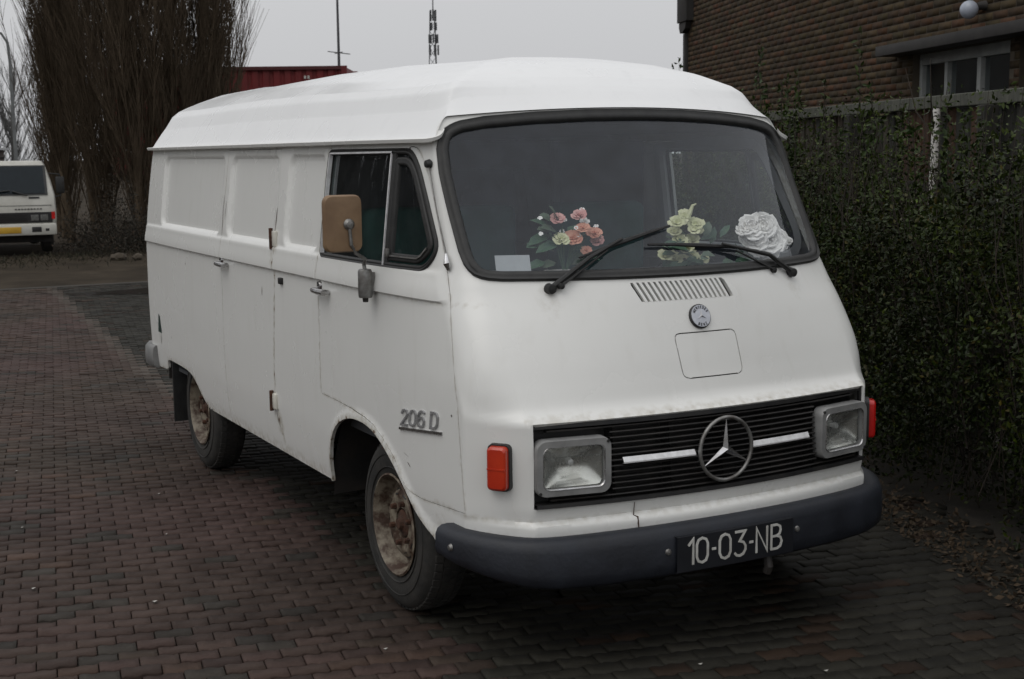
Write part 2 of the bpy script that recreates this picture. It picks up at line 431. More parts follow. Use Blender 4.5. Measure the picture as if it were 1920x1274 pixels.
def outline(u, z):
    """Plan outline (x, |y|) of the body at height z; u: 0 front centre, 1 front corner, 2 side start, 3 rear corner, 5 rear centre."""
    u, z = np.broadcast_arrays(np.asarray(u, float), np.asarray(z, float))
    xf, b, yc, xs, ys, ch = (pchip(NOSE[:, 0], NOSE[:, i], z) for i in range(1, 7))
    W = pchip(WID[:, 0], WID[:, 1], z); xr = pchip(REAR[:, 0], REAR[:, 1], z)
    r = .10
    xa = -.4
    # front
    tf = np.clip(u, 0, 1); ax, ay = xf - b * tf**2, yc * tf
    # corner
    tx, ty = -2 * b / yc, 1.0
    sl = -2 * (W - ys) / (xs - xa)
    # intersection of P0 + s(tx,ty) and P2 + q(1, sl)
    px, py = xf - b, yc
    s = ((ys - py) - sl * (xs - px)) / (ty - sl * tx)
    cx, cy = px + s * tx, py + s * ty
    mx, my = (px + xs) / 2, (py + ys) / 2
    cx, cy = cx + (mx - cx) * ch, cy + (my - cy) * ch
    t = np.clip(u - 1, 0, 1)
    bx = (1-t)**2 * px + 2 * t * (1-t) * cx + t * t * xs
    by = (1-t)**2 * py + 2 * t * (1-t) * cy + t * t * ys
    # side
    t = np.clip(u - 2, 0, 1); sx = xs + (xr + r - xs) * t
    sy = W - (W - ys) * np.clip((sx - xa) / (xs - xa), 0, 1)**2 - .018 * np.clip((-2.2 - sx) / 1.5, 0, 1)**2
    # rear corner, rear
    t = np.clip(u - 3, 0, 1) * np.pi / 2
    We = W - .018
    cxr, cyr = xr + r - r * np.sin(t), We - r + r * np.cos(t)
    t = np.clip(u - 4, 0, 1); rx, ry = xr - .012 * t, (We - r) * (1 - t)
    x = np.select([u <= 1, u <= 2, u <= 3, u <= 4], [ax, bx, sx, cxr], rx)
    y = np.select([u <= 1, u <= 2, u <= 3, u <= 4], [ay, by, sy, cyr], ry)
    return x, y
def rrect(x, z, x0, x1, z0, z1, r):
    """Signed distance to a rounded rectangle (negative inside)."""
    qx = np.abs(x - (x0 + x1) / 2) - (x1 - x0) / 2 + r; qz = np.abs(z - (z0 + z1) / 2) - (z1 - z0) / 2 + r
    return np.hypot(np.maximum(qx, 0), np.maximum(qz, 0)) + np.minimum(np.maximum(qx, qz), 0) - r
PRESSED = [(-3.32, -2.115, 1.305, 1.684, .05), (-1.985, -1.285, 1.305, 1.684, .05), (-1.135, -.715, 1.305, 1.690, .05)]
def relief(x, z):
    """Pressed-in upper panels and the raised waist band of the side (metres, outwards)."""
    d = np.zeros(np.broadcast(x, z).shape)
    for a in PRESSED:
        d = d - .017 * (1 - sstep(-.012, .006, rrect(x, z, *a)))
    fade = 1 - sstep(.25, .50, x)
    up = sstep(1.188, 1.1945, z) * (1 - .45 * sstep(1.20, 1.285, z)) * (1 - sstep(1.283, 1.298, z))
    d = d + .014 * up * fade
    return d + ARCH_LIP(x, z)
def S(u, v, mirror=-1, bump=True):
    u, v = np.broadcast_arrays(np.asarray(u, float), np.asarray(v, float))
    z = ZB + v * (ztop(u) - ZB)
    x, y = outline(u, z)
    if bump:
        w = sstep(1.6, 2.0, u) * (1 - sstep(2.97, 3.0, u))
        y = y + relief(x, z) * np.where(u >= 2, 1, w) * (u < 3.0)
    return np.stack([x, mirror * y, z], -1)
def solve_uv(kind, a, z, u0, v0):
    """(u, v) at which the surface has (x or y, z) = (a, z)."""
    u = np.array(u0, float); v = np.array(v0, float); i = 0 if kind == 'x' else 1
    for _ in range(8):
        p = S(u, v, 1, False); pu = (S(u + 1e-4, v, 1, False) - p) / 1e-4; pv = (S(u, v + 1e-4, 1, False) - p) / 1e-4
        ra, rz = a - p[..., i], z - p[..., 2]
        det = pu[..., i] * pv[..., 2] - pv[..., i] * pu[..., 2]
        det = np.where(np.abs(det) < 1e-6, 1e-6, det)
        u = u + np.clip((ra * pv[..., 2] - pv[..., i] * rz) / det, -.1, .1); v = v + np.clip((pu[..., i] * rz - pu[..., 2] * ra) / det, -.1, .1)
        u = np.clip(u, 0, 5); v = np.clip(v, 0, 1)
    return u, v
# ---------------------------------------------------------------- the van: shell, doors, roof
WS = [(0,1.2625),(.25,1.263),(.50,1.265),(.66,1.267),(.715,1.272),(.742,1.286),(.757,1.312),(.761,1.36),(.7605,1.49),(.7585,1.62),(.752,1.70),(.738,1.745),(.712,1.774),(.67,1.793),(.58,1.8085),(.40,1.823),(.20,1.832),(0,1.8345)]
WS = np.array([(-y, z) for y, z in WS] + [(y, z) for y, z in WS[-2:0:-1]])          # closed, in (y, z)
FLAP = np.array(round_poly([(-.117,1.071),(.144,1.071),(.149,.920),(-.106,.920)], .025))
VENT = np.array([(-.243,1.2445),(.139,1.2445),(.169,1.182),(-.213,1.182)])
GRILLE = np.array([(-.697,.824),(.697,.824),(.697,.546),(-.697,.546)])
DOOR = np.array([(.577,.508),(.566,.62),(.558,.72),(.543,.869),(.515,.96),(.482,1.06),(.421,1.209),(.363,1.31),(.28,1.46),(.191,1.612),(.125,1.690),(.10,1.708),(.07,1.714),
                 (-.683,1.714),(-.684,1.3),(-.690,.722),(-.52,.7185),(-.352,.712),(-.22,.703),(-.14,.689),(-.05,.652),(.043,.597),(.10,.542),(.136,.506),(.18,.489),(.243,.485),(.371,.493),(.50,.503)])
CARGO = np.array([(-1.262,1.716),(-1.240,1.45),(-1.232,1.275),(-1.242,1.134),(-1.275,.85),(-1.292,.70),(-1.296,.60),(-1.262,.50),(-1.222,.385),(-1.212,.345),(-2.075,.345),(-2.062,.8),(-2.052,1.2),(-2.052,1.716)])
WIN = np.array(round_poly([(-.662,1.284),(.245,1.287),(.312,1.36),(.125,1.645),(.062,1.704),(-.662,1.704)], [.02,.05,.05,.05,.04,.03]))
ARCH_F = np.array([(-.64,.30),(-.634,.40),(-.628,.445),(-.595,.54),(-.53,.612),(-.44,.655),(-.353,.675),(-.25,.681),(-.145,.667),(-.05,.627),(.037,.571),(.09,.527),(.135,.485),(.19,.435),(.245,.40),(.30,.378),(.37,.356),(.37,.30)])
ARCH_R = np.array([(-3.95,.30),(-3.95,.445),(-3.312,.445),(-3.305,.50),(-3.285,.524),(-2.90,.523),(-2.76,.510),(-2.68,.475),(-2.60,.42),(-2.54,.385),(-2.47,.362),(-2.44,.30)])

ARCH_F = smooth_poly(ARCH_F, 2); ARCH_R = smooth_poly(ARCH_R, 2)
def ARCH_LIP(x, z):
    """Raised lip pressed round the front wheel opening."""
    x, z = np.broadcast_arrays(x, z); d = np.full(x.shape, 9.); m = (x > -.72) & (x < .44) & (z < .76)
    if m.any(): d[m] = nearest(ARCH_F, x[m], z[m], False)[0]
    return .010 * (1 - sstep(.010, .042, d)) * (x > -.8)
def grid_lines(a, b, step, extra):
    base = np.arange(a, b, step); ex = np.array(sorted(e for e in extra if a < e < b))
    keep = np.array([t for t in base if not len(ex) or np.abs(ex - t).min() > step * .45])
    out = np.sort(np.r_[keep, ex, b]); return out[np.r_[True, np.diff(out) > 1e-4]]
zx = [.378, .392, .44, .482, .494, .5, .546, .824, .838, .845, .856, 1.1865, 1.1945, 1.20, 1.283, 1.290, 1.298, 1.3055, 1.314, 1.674, 1.684, 1.692]
VROW = (grid_lines(ZB, 1.735, .0125, zx) - ZB) / (1.735 - ZB)
xx = [e + d for a in PRESSED for e in a[:2] for d in (-.008, .0, .010)]
XR, XS = -3.775 + .1, .36
xcol = grid_lines(XR, XS, .0125, xx)[::-1]
US = np.r_[np.linspace(0, 1, 61), np.linspace(1, 2, 23)[1:], 2 + (XS - xcol[1:-1]) / (XS - XR), np.linspace(3, 4, 9), np.linspace(4, 5, 14)[1:]]
U2 = np.r_[US, US[-2:0:-1]]; MIR = np.r_[np.full(len(US), -1.), np.full(len(US) - 2, 1.)]
NC, NR = len(U2), len(VROW)
UU, VV = np.meshgrid(U2, VROW, indexing='ij'); MM = np.repeat(MIR[:, None], NR, 1)
P0 = S(UU, VV, MM, False)
cidx = np.arange(NC); cn = (cidx + 1) % NC
def cellmean(A): return (A[:, :-1] + A[cn][:, :-1] + A[cn][:, 1:] + A[:, 1:]) / 4
CX, CY, CZ = (cellmean(P0[..., i]) for i in range(3))
CU = cellmean(UU[..., None])[..., 0]
front = (CU < 1.93) & (CX > -.2); side = (CU > 1.02) & (CU < 4.2); rt = CY < 0
LAB = np.zeros(CX.shape, int)
NAMES = {1: 'windscreen_hole', 2: 'flap', 3: 'vent', 4: 'grille', 5: 'door', 6: 'cargo', 7: 'window', 8: 'void'}
LAB[front & inside(GRILLE, CY, CZ) & (CU < 1.05)] = 4
LAB[side & inside(DOOR, CX, CZ)] = 5
LAB[side & rt & inside(CARGO, CX, CZ)] = 6
LAB[side & inside(WIN, CX, CZ)] = 7
LAB[side & (inside(ARCH_F, CX, CZ) | inside(ARCH_R, CX, CZ))] = 8
LAB[(CU >= 3) & (CZ < .445)] = 8
LAB[front & inside(FLAP, CY, CZ)] = 2
LAB[front & inside(VENT, CY, CZ)] = 3
LAB[front & inside(WS, CY, CZ)] = 1
CURVES = {1: ('y', [WS]), 2: ('y', [FLAP]), 3: ('y', [VENT]), 4: ('y', [GRILLE]), 5: ('x', [DOOR]), 6: ('x', [CARGO]), 7: ('x', [WIN]), 8: ('x', [ARCH_F, ARCH_R])}
# snap the grid's border vertices on to the outlines
Lp = np.full((NC, NR + 1), -1); Lp[:, 1:NR] = LAB
around = np.stack([Lp[:, :-1], Lp[:, 1:], np.roll(Lp, 1, 0)[:, :-1], np.roll(Lp, 1, 0)[:, 1:]], -1)      # the four cells round each vertex
near_u, near_v = UU.copy(), VV.copy()
best = np.full(UU.shape, 1e9)
for lab, (k, curves) in CURVES.items():
    has = (around == lab).any(-1); other = ((around != lab) & (around >= 0)).any(-1)
    sel = np.argwhere(has & other)
    if not len(sel): continue
    ii, jj = sel.T; pt = P0[ii, jj]; a = pt[:, 1] if k == 'y' else pt[:, 0]; z = pt[:, 2]
    for cv in curves:
        d, qa, qz = nearest(cv, a, z)
        ok = (d < .022) & (d < best[ii, jj])
        if not ok.any(): continue
        i2, j2 = ii[ok], jj[ok]
        tgt = np.abs(qa[ok]) if k == 'y' else qa[ok]
        nu, nv = solve_uv('y' if k == 'y' else 'x', tgt, qz[ok], UU[i2, j2], VV[i2, j2])
        good = (np.abs(nu - UU[i2, j2]) < .12) & (np.abs(nv - VV[i2, j2]) < .05)
        near_u[i2[good], j2[good]] = nu[good]; near_v[i2[good], j2[good]] = nv[good]; best[i2[good], j2[good]] = d[ok][good]
P = S(near_u, near_v, MM)
P[(US == 0).nonzero()[0][0], :, 1] = 0.0 if False else P[0, :, 1]
IDX = np.arange(NC * NR).reshape(NC, NR)
QUAD = np.stack([IDX[:, :-1], IDX[cn][:, :-1], IDX[cn][:, 1:], IDX[:, 1:]], -1)
PF = P.reshape(-1, 3)
dist_wear = {}
def wear_of(V):
    """Grime: near the lower edges, the panel seams, the arches and the upper edge of the grille."""
    x, y, z = V.T; w = np.zeros(len(V))
    sd = (np.abs(y) > .70) & (x < .60)
    def add(d, reach, amt): np.maximum(w, amt * np.clip(1 - d / reach, 0, 1), out=w)
    for cv, reach, amt, cl in ((ARCH_F, .035, .9, False), (ARCH_R, .04, .7, False), (CARGO[2:10], .018, .95, False), (CARGO[10:], .014, .5, False), (DOOR[13:], .012, .7, False), (DOOR[:12], .010, .55, False)):
        d, _, _ = nearest(cv, x, z, cl); add(np.where(sd, d, 9), reach, amt)
    add(np.where(sd, np.abs(z - .36), 9), .07, .75)
    add(np.where(sd, np.abs(z - 1.187), 9), .010, .55)
    fr = x > .35
    add(np.where(fr & (np.abs(y) < .72), np.abs(z - .830), 9), .026, .62)
    add(np.where(fr, np.abs(z - .50), 9), .018, .55); add(np.where(fr, np.abs(z - .40), 9), .09, .6)
    for py, pz in ((-.53, 1.20), (.50, 1.20)): add(np.where(fr, np.hypot(y - py, (z - pz) * .6), 9), .07, .40)
    for px, pz in ((-1.29, .58), (-1.25, 1.28), (-1.26, .50)): add(np.where(sd & (y < 0), np.hypot((x - px) * 1.4, z - pz), 9), .09, .98)
    return w
def panel(lab, name, material, parent, gap=.0016, flange=.02, smooth=38, only=None, inset=0.0):
    """The faces of one region as a mesh of their own: border drawn back by gap and turned inwards as a flange."""
    m = LAB == lab
    if only is not None: m &= only
    F = QUAD[m]; used, inv = np.unique(F, return_inverse=True); F = inv.reshape(-1, 4); V = PF[used].copy()
    if inset: pass
    fn = np.cross(V[F[:, 2]] - V[F[:, 0]], V[F[:, 3]] - V[F[:, 1]]); fn /= np.linalg.norm(fn, axis=1)[:, None] + 1e-12
    out = np.sign((fn * (V[F].mean(1) - np.array([V[:, 0].mean() - (1 if lab != 0 else 0), 0, 1]))).sum(1).mean()) or 1
    N = np.zeros_like(V); FC = V[F].mean(1); C = np.zeros_like(V); K = np.zeros(len(V))
    for k in range(4): np.add.at(N, F[:, k], fn); np.add.at(C, F[:, k], FC); np.add.at(K, F[:, k], 1)
    N /= np.linalg.norm(N, axis=1)[:, None] + 1e-12; C /= K[:, None]
    # outward: away from the long axis of the van
    axis = np.stack([np.clip(V[:, 0], -3.0, -.2), np.zeros(len(V)), np.full(len(V), 1.0)], -1)
    if (N * (V - axis)).sum() < 0: N = -N; F = F[:, ::-1]
    E = np.concatenate([F[:, [k, (k+1) % 4]] for k in range(4)]); key = np.sort(E, 1); _, i0, cnt = np.unique(key, axis=0, return_index=True, return_counts=True)
    B = E[i0[cnt == 1]]; bv = np.unique(B)
    d = C - V; d -= N * (d * N).sum(1)[:, None]; d /= np.linalg.norm(d, axis=1)[:, None] + 1e-12
    V[bv] += d[bv] * gap
    W0 = wear_of(V)
    Fl = np.zeros((0, 4), int)
    if flange:
        k0 = len(V); mp = np.full(k0, -1); mp[bv] = k0 + np.arange(len(bv))
        V = np.vstack([V, V[bv] - N[bv] * flange]); Fl = np.stack([B[:, 1], B[:, 0], mp[B[:, 0]], mp[B[:, 1]]], -1); W0 = np.r_[W0, W0[bv]]
    me = mesh_np(name, V, [F, Fl], material, None, {'wear': ('POINT', 'FLOAT', W0)})
    smooth_by(me, smooth)
    return link(name, me, parent)

van = empty('panel_van', (0, 0, 0), 'old white panel van with raised roof, black grille and plate 10-03-NB', 'van')
body = panel(0, 'body', 'van_white', van, gap=.0012, flange=.014)
cab_doors = []
for sgn, lb in ((-1, None), (1, None)):
    m = (CY < 0) if sgn < 0 else (CY > 0)
    cab_doors.append(panel(5, 'cab_door', 'van_white', van, only=m))
cargo_door = panel(6, 'cargo_door', 'van_white', van)
tag(cargo_door, 'plain side loading door with pressed panel and rusty hinges')
flap = panel(2, 'filler_flap', 'van_white', van, gap=.0030)

# roof: rings from the drip rail up to a ridge
def crown(x): return np.interp(x, [-3.2, -2.9, -2.0, -1.2, -.45, 0], [2.07, 2.092, 2.104, 2.096, 2.070, 2.05])
R_SIDE = ([0, .012, .05, .088, .13, .170, .30, .48, .72, 1], [0, .035, .172, .305, .50, .590, .735, .865, .965, 1])
R_FRONT = ([0, .012, .04, .10, .145, .215, .32, .45, .67, 1], [0, .03, .10, .26, .37, .52, .69, .82, .95, 1])
R_REAR = ([0, .012, .022, .05, .09, .13, .20, .40, .65, 1], [0, .05, .16, .31, .46, .56, .68, .87, .97, 1])
rr = np.r_[np.linspace(0, .24, 34), np.linspace(.24, 1, 32)[1:]]
rr = np.sort(np.r_[rr[~np.isin(np.round(rr, 3), [.088, .170, .145])], .088, .170, .145, .053])
ru = np.r_[np.linspace(0, 1, 41), np.linspace(1, 2, 17)[1:], np.linspace(2, 3, 90)[1:], np.linspace(3, 4, 9)[1:], np.linspace(4, 5, 15)[1:]]
B0 = S(ru, np.ones_like(ru), 1, False)
tan = np.gradient(B0[:, :2], axis=0); nrm = np.stack([tan[:, 1], -tan[:, 0]], -1); nrm /= np.linalg.norm(nrm, axis=1)[:, None]
nrm[(nrm * (B0[:, :2] - np.array([-1.5, 0]))).sum(1) < 0] *= -1
B0[:, :2] += nrm * .010; B0[:, 1] = np.maximum(B0[:, 1], 0); B0[-1, 1] = 0; B0[0, 1] = 0
B0[:, 2] = np.where(ru < 2, B0[:, 2] + .002, 1.737)
SPX = np.clip(B0[:, 0], -2.9, -.45)
wf = 1 - sstep(.15, 1.9, ru); wr = sstep(3.0, 4.0, ru)
def roof_pt(i, r):
    h = np.interp(r, *R_SIDE) * (1 - wf[i] - wr[i]) + np.interp(r, *R_FRONT) * wf[i] + np.interp(r, *R_REAR) * wr[i]
    x = B0[i, 0] + (SPX[i] - B0[i, 0]) * r; y = B0[i, 1] * (1 - r); top = crown(SPX[i])
    return x, y, B0[i, 2] + (top - B0[i, 2]) * h
half = np.array([[roof_pt(i, r) for r in rr] for i in range(len(ru))])
full = np.concatenate([half * [1, -1, 1], half[-2:0:-1]], 0); nc, nr = full.shape[:2]
uf = np.r_[ru, ru[-2:0:-1]]; wsm = (1 - sstep(2.02, 2.25, uf))[:, None]          # round off the front corners of the roof upwards from the rail
for j, r in enumerate(rr):
    for _ in range(int(70 * np.clip((r - .004) / .20, 0, 1))):
        full[:, j] += wsm * .5 * ((np.roll(full[:, j], 1, 0) + np.roll(full[:, j], -1, 0)) / 2 - full[:, j])
ix = np.arange(nc * nr).reshape(nc, nr); c2 = (np.arange(nc) + 1) % nc
# a turned-in lip under the base
lip = full[:, 0] * 1.0; cen = np.array([-1.7, 0, 0]); dirv = cen - lip; dirv[:, 2] = 0; dirv /= np.linalg.norm(dirv, axis=1)[:, None]
V = np.vstack([full.reshape(-1, 3), lip + dirv * .03 + [0, 0, -.004]])
Fq = np.stack([ix[:, :-1], ix[c2][:, :-1], ix[c2][:, 1:], ix[:, 1:]], -1).reshape(-1, 4)
lipi = nc * nr + np.arange(nc); Fl = np.stack([ix[c2, 0], ix[:, 0], lipi, lipi[c2]], -1)
me = mesh_np('roof', V, [Fq, Fl], 'roof_white', None, {'wear': ('POINT', 'FLOAT', np.r_[np.clip((full.reshape(-1, 3)[:, 2] - 2.0) / .06, 0, 1) * .6 * np.clip((-full.reshape(-1, 3)[:, 0] - .6) / 1.5, 0, 1), np.zeros(nc)])})
bm = bmesh.new(); bm.from_mesh(me); bmesh.ops.remove_doubles(bm, verts=bm.verts, dist=1e-5); bmesh.ops.recalc_face_normals(bm, faces=bm.faces); bm.to_mesh(me); bm.free()
smooth_by(me, 26); roof = link('roof', me, van)

def surf_pt(kind, a, z, sgn, off=0.0, bump=True):
    """Point on the body skin at (x or |y|, z), moved outwards by off; and the normal."""
    a = np.atleast_1d(np.asarray(a, float)); z = np.atleast_1d(np.asarray(z, float))
    if kind == 'y':
        sg = np.where(a < 0, -1., 1.); aa = np.abs(a)
        u0 = np.clip(aa / .72, 0, 1.4); u0 = np.where(aa > .72, 1 + (aa - .72) / .11, u0)
    else:
        sg = np.full(a.shape, float(sgn)); aa = a; u0 = np.where(a < .36, 2 + (.36 - a) / (.36 + 3.675), 2 - (a - .36) / .3)
    v0 = (z - ZB) / (1.735 - ZB)
    u, v = solve_uv(kind, aa, z, np.clip(u0, 0, 3), np.clip(v0, 0, 1))
    e = 2e-3
    p = S(u, v, sg, bump); du = S(u + e, v, sg, False) - S(u - e, v, sg, False); dv = S(u, v + e, sg, False) - S(u, v - e, sg, False)
    n = np.cross(du, dv); n /= np.linalg.norm(n, axis=1)[:, None] + 1e-12
    ax = np.stack([np.clip(p[:, 0], -3, -.2), 0*z, np.full(z.shape, 1.0)], -1)
    n *= np.sign((n * (p - ax)).sum(1))[:, None]
    return p + n * off, n
def seal(name, kind, poly, sgn, w_in, w_out, h, parent, material='rubber', step=.02, sink=.012):
    """Rubber profile lying along an outline on the skin."""
    Q = resample(poly, step); p, n = surf_pt(kind, Q[:, 0], Q[:, 1], sgn, 0, False)
    t = np.roll(p, -1, 0) - np.roll(p, 1, 0); t /= np.linalg.norm(t, axis=1)[:, None]
    s = np.cross(n, t)
    c = p.mean(0); s *= np.sign((s * (c - p)).sum(1).mean())                # towards the middle
    prof = [(-w_out, -.002), (-w_out * .8, h * .7), (-w_out * .2, h), (w_in * .3, h * .55), (w_in * .45, h * .8), (w_in * .85, h * .5), (w_in, 0), (w_in, -sink)]
    rows = [[p[i] + s[i] * a + n[i] * b for a, b in prof] for i in range(len(p))]
    return MB().strip(rows, closed=True).build(name, material, parent, smooth=60)
# drip rail round the roof's foot, open at the front
i0 = int(np.argmin(np.abs(ru - 1.55)))
pts = np.concatenate([B0[i0:] * [1, -1, 1], B0[i0:-1][::-1]], 0)
tn = np.gradient(pts[:, :2], axis=0); nn = np.stack([-tn[:, 1], tn[:, 0]], -1); nn /= np.linalg.norm(nn, axis=1)[:, None]
nn[(nn * (pts[:, :2] - np.array([-1.7, 0]))).sum(1) < 0] *= -1
rows = [[(p[0] + n[0]*a, p[1] + n[1]*a, p[2] + b) for a, b in ((-.012, -.014), (.012, -.012), (.025, -.010), (.029, .002), (.024, .005), (.019, -.004), (-.004, -.002))] for p, n in zip(pts, nn)]
MB().strip(rows).build('drip_rail', 'van_white', van, smooth=40)

# windscreen
seal('windscreen_seal', 'y', WS, 0, .034, .006, .013, van)
m = LAB == 1; F = QUAD[m]; used, inv = np.unique(F, return_inverse=True)
Vw = PF[used].copy(); Fw = inv.reshape(-1, 4)
Vw[:, 0] -= .009
me = mesh_np('windscreen', Vw, Fw, 'screen_glass', 180); link('windscreen', me, van)
# side windows: seal, sliding pane, quarter light, chrome strips
for sgn, door in zip((-1, 1), cab_doors):
    seal('window_seal', 'x', WIN, sgn, .017, .006, .008, door, step=.015)
    mw = (LAB == 7) & ((CY < 0) if sgn < 0 else (CY > 0))
    for nm, sel in (('door_pane', mw & (CX < -.045)), ('quarter_light', mw & (CX >= -.045))):
        F = QUAD[sel]; used, inv = np.unique(F, return_inverse=True); Vp = PF[used].copy(); Vp[:, 1] -= sgn * .012
        link(nm, mesh_np(nm, Vp, inv.reshape(-1, 4), 'side_glass', 180), door)
    def strip_on(name, line, w, hgt, material, par=door, sg=sgn, off=0.0, st=.02):
        Q = resample(line, st, closed=False); p, n = surf_pt('x', Q[:, 0], Q[:, 1], sg, off, False)
        t = np.gradient(p, axis=0); t /= np.linalg.norm(t, axis=1)[:, None]; s = np.cross(n, t)
        rows = [[p[i] - s[i]*w/2 - n[i]*.004, p[i] - s[i]*w/2*.8 + n[i]*hgt, p[i] + s[i]*w/2*.8 + n[i]*hgt, p[i] + s[i]*w/2 - n[i]*.004] for i in range(len(p))]
        return MB().strip(rows).build(name, material, par, smooth=50)
    strip_on('window_post', [(-.052, 1.698), (-.034, 1.288)], .034, .004, 'rubber')
    strip_on('chrome_strip', [(-.066, 1.690), (-.047, 1.29)], .009, .009, 'bright_trim')
    strip_on('chrome_strip', [(-.647, 1.30), (-.645, 1.692), (-.06, 1.694)], .008, .011, 'bright_trim')
    qf = np.array(round_poly([(-.018,1.318),(.205,1.318),(.268,1.368),(.104,1.622),(.055,1.668),(-.033,1.668)], [.01,.03,.03,.03,.03,.015]))
    seal('quarter_light_frame', 'x', qf, sgn, .020, .010, .006, door, step=.015, sink=.012)
    strip_on('quarter_light_trim', [(.002, 1.326), (.20, 1.326), (.245, 1.365)], .007, .010, 'dull_metal')
    Qi = resample(WIN, .03); pi_, ni_ = surf_pt('x', Qi[:, 0], Qi[:, 1], sgn, 0, False); ci_ = pi_.mean(0); di_ = (pi_ - ci_) / np.linalg.norm(pi_ - ci_, axis=1)[:, None]
    MB().strip([[pi_[i] + di_[i]*a - ni_[i]*b for a, b in ((.055, .045), (.006, .045), (-.008, .030), (-.008, .016))] for i in range(len(pi_))], closed=True).build('inner_frame', 'inner_paint', door, smooth=40)
    p, n = surf_pt('x', [-.012], [1.335], sgn, .012)
    MB().box(p[0] - [.008, .008, .016], p[0] + [.008, .008, .016], .004).build('window_catch', 'dull_metal', door)

# hood vent: dark pit behind, white bars left standing between the slits
p, n = surf_pt('y', np.linspace(-.25, .18, 12), np.full(12, 1.213), 0, -.03)
MB().strip([[q + [0, 0, .05], q + [.012, 0, -.05]] for q in p]).build('vent_pit', 'black_plastic', van)
ns = 18
for i in range(ns - 1):
    a = -.243 + .382 * (i + .78) / ns
    rows = []
    for t in np.linspace(0, 1, 6):
        yy = a + .03 * t; zz = 1.2455 - .0645 * t
        p, n = surf_pt('y', [yy - .0056, yy + .0056], [zz, zz], 0, 0)
        rows.append([p[0] - n[0]*.012, p[0] + n[0]*.0006, p[1] + n[1]*.0006, p[1] - n[1]*.012])
    MB().strip(rows).build('vent_bar', 'van_white', van, smooth=30)
# ---------------------------------------------------------------- the van: front
def fx(y, z):
    xf, b, yc = (float(pchip(NOSE[:, 0], NOSE[:, i], z)) for i in (1, 2, 3))
    return xf - b * (y / yc) ** 2
def gx(y, z): return .858 - .028 * (z - .55) / .27 - .078 * (y / .70) ** 2      # face of the grille
YS = np.linspace(-.694, .694, 31)
grille = MB()
grille.strip([[(gx(y, z) - .062, y, z) for z in (.540, .69, .830)] for y in YS])
# surround
for z0, z1 in ((.549, .562), (.806, .820)):
    grille.strip([[(gx(y, z0) - .03, y, z0), (gx(y, z0) + .006, y, z0), (gx(y, z1) + .006, y, z1), (gx(y, z1) - .03, y, z1)] for y in YS], ring=True)
for s in (-1, 1):
    grille.box((gx(.69, .55) - .03, s*.694 - .008, .549), (gx(.69, .8) + .008, s*.694 + .002, .822))
for y in (-.42, -.21, .0, .21, .42):
    grille.strip([[(gx(y, z) - .050, y + d, z), (gx(y, z) - .006, y + d, z)] for z, d in ((.56, -.003), (.81, -.003), (.81, .003), (.56, .003))], closed=True)
grille = grille.build('grille', 'black_plastic', van, smooth=30)
for k in range(13):
    z = .573 + k * .0186
    rows = [[(gx(y, z) - .022, y, z + .0032), (gx(y, z) + .001, y, z + .0034), (gx(y, z) + .004, y, z + .001), (gx(y, z) + .001, y, z - .0030), (gx(y, z) - .022, y, z - .0026)] for y in (YS[1:-1] if not .575 < z < .785 else np.linspace(-.432, .432, 21))]
    MB().strip(rows).build('slat', 'grille_plastic', grille, smooth=25)
# chrome strips and star
for s in (-1, 1):
    ys = np.linspace(.118, .392, 8) * s
    MB().strip([[(gx(y, .684) + .002, y, .684 - .0095), (gx(y, .684) + .014, y, .684 - .0095), (gx(y, .684) + .014, y, .684 - .005), (gx(y, .684) + .004, y, .684 + .0105)] for y in ys]).build('chrome_strip', 'bright_trim', grille, smooth=0)
SX, SZ, SR = gx(0, .684) + .020, .686, .108
ring = MB()
ring.strip([[(SX + .007*math.sin(b), (SR + .007*math.cos(b))*math.cos(a), SZ + (SR + .007*math.cos(b))*math.sin(a)) for b in np.linspace(0, 2*math.pi, 8, endpoint=False)] for a in np.linspace(0, 2*math.pi, 48, endpoint=False)], closed=True, ring=True)
star = ring.build('star_emblem', 'dull_metal', van, smooth=60)
for k in range(3):
    a = math.pi/2 + k * 2*math.pi/3; d = Vector((0, math.cos(a), math.sin(a))); w = Vector((0, -math.sin(a), math.cos(a))); c = Vector((SX, 0, SZ))
    base = [c + w*.0, ]
    l, r = c + w*.013 + d*.008, c - w*.013 + d*.008
    mb = MB().add([c + Vector((.013, 0, 0)), l, c + d*SR, r, c - Vector((.004, 0, 0))], [(0, 2, 1), (0, 3, 2), (4, 1, 2), (4, 2, 3), (0, 1, 4), (0, 4, 3)])
    mb.build('star_point', 'chrome', star, smooth=0)
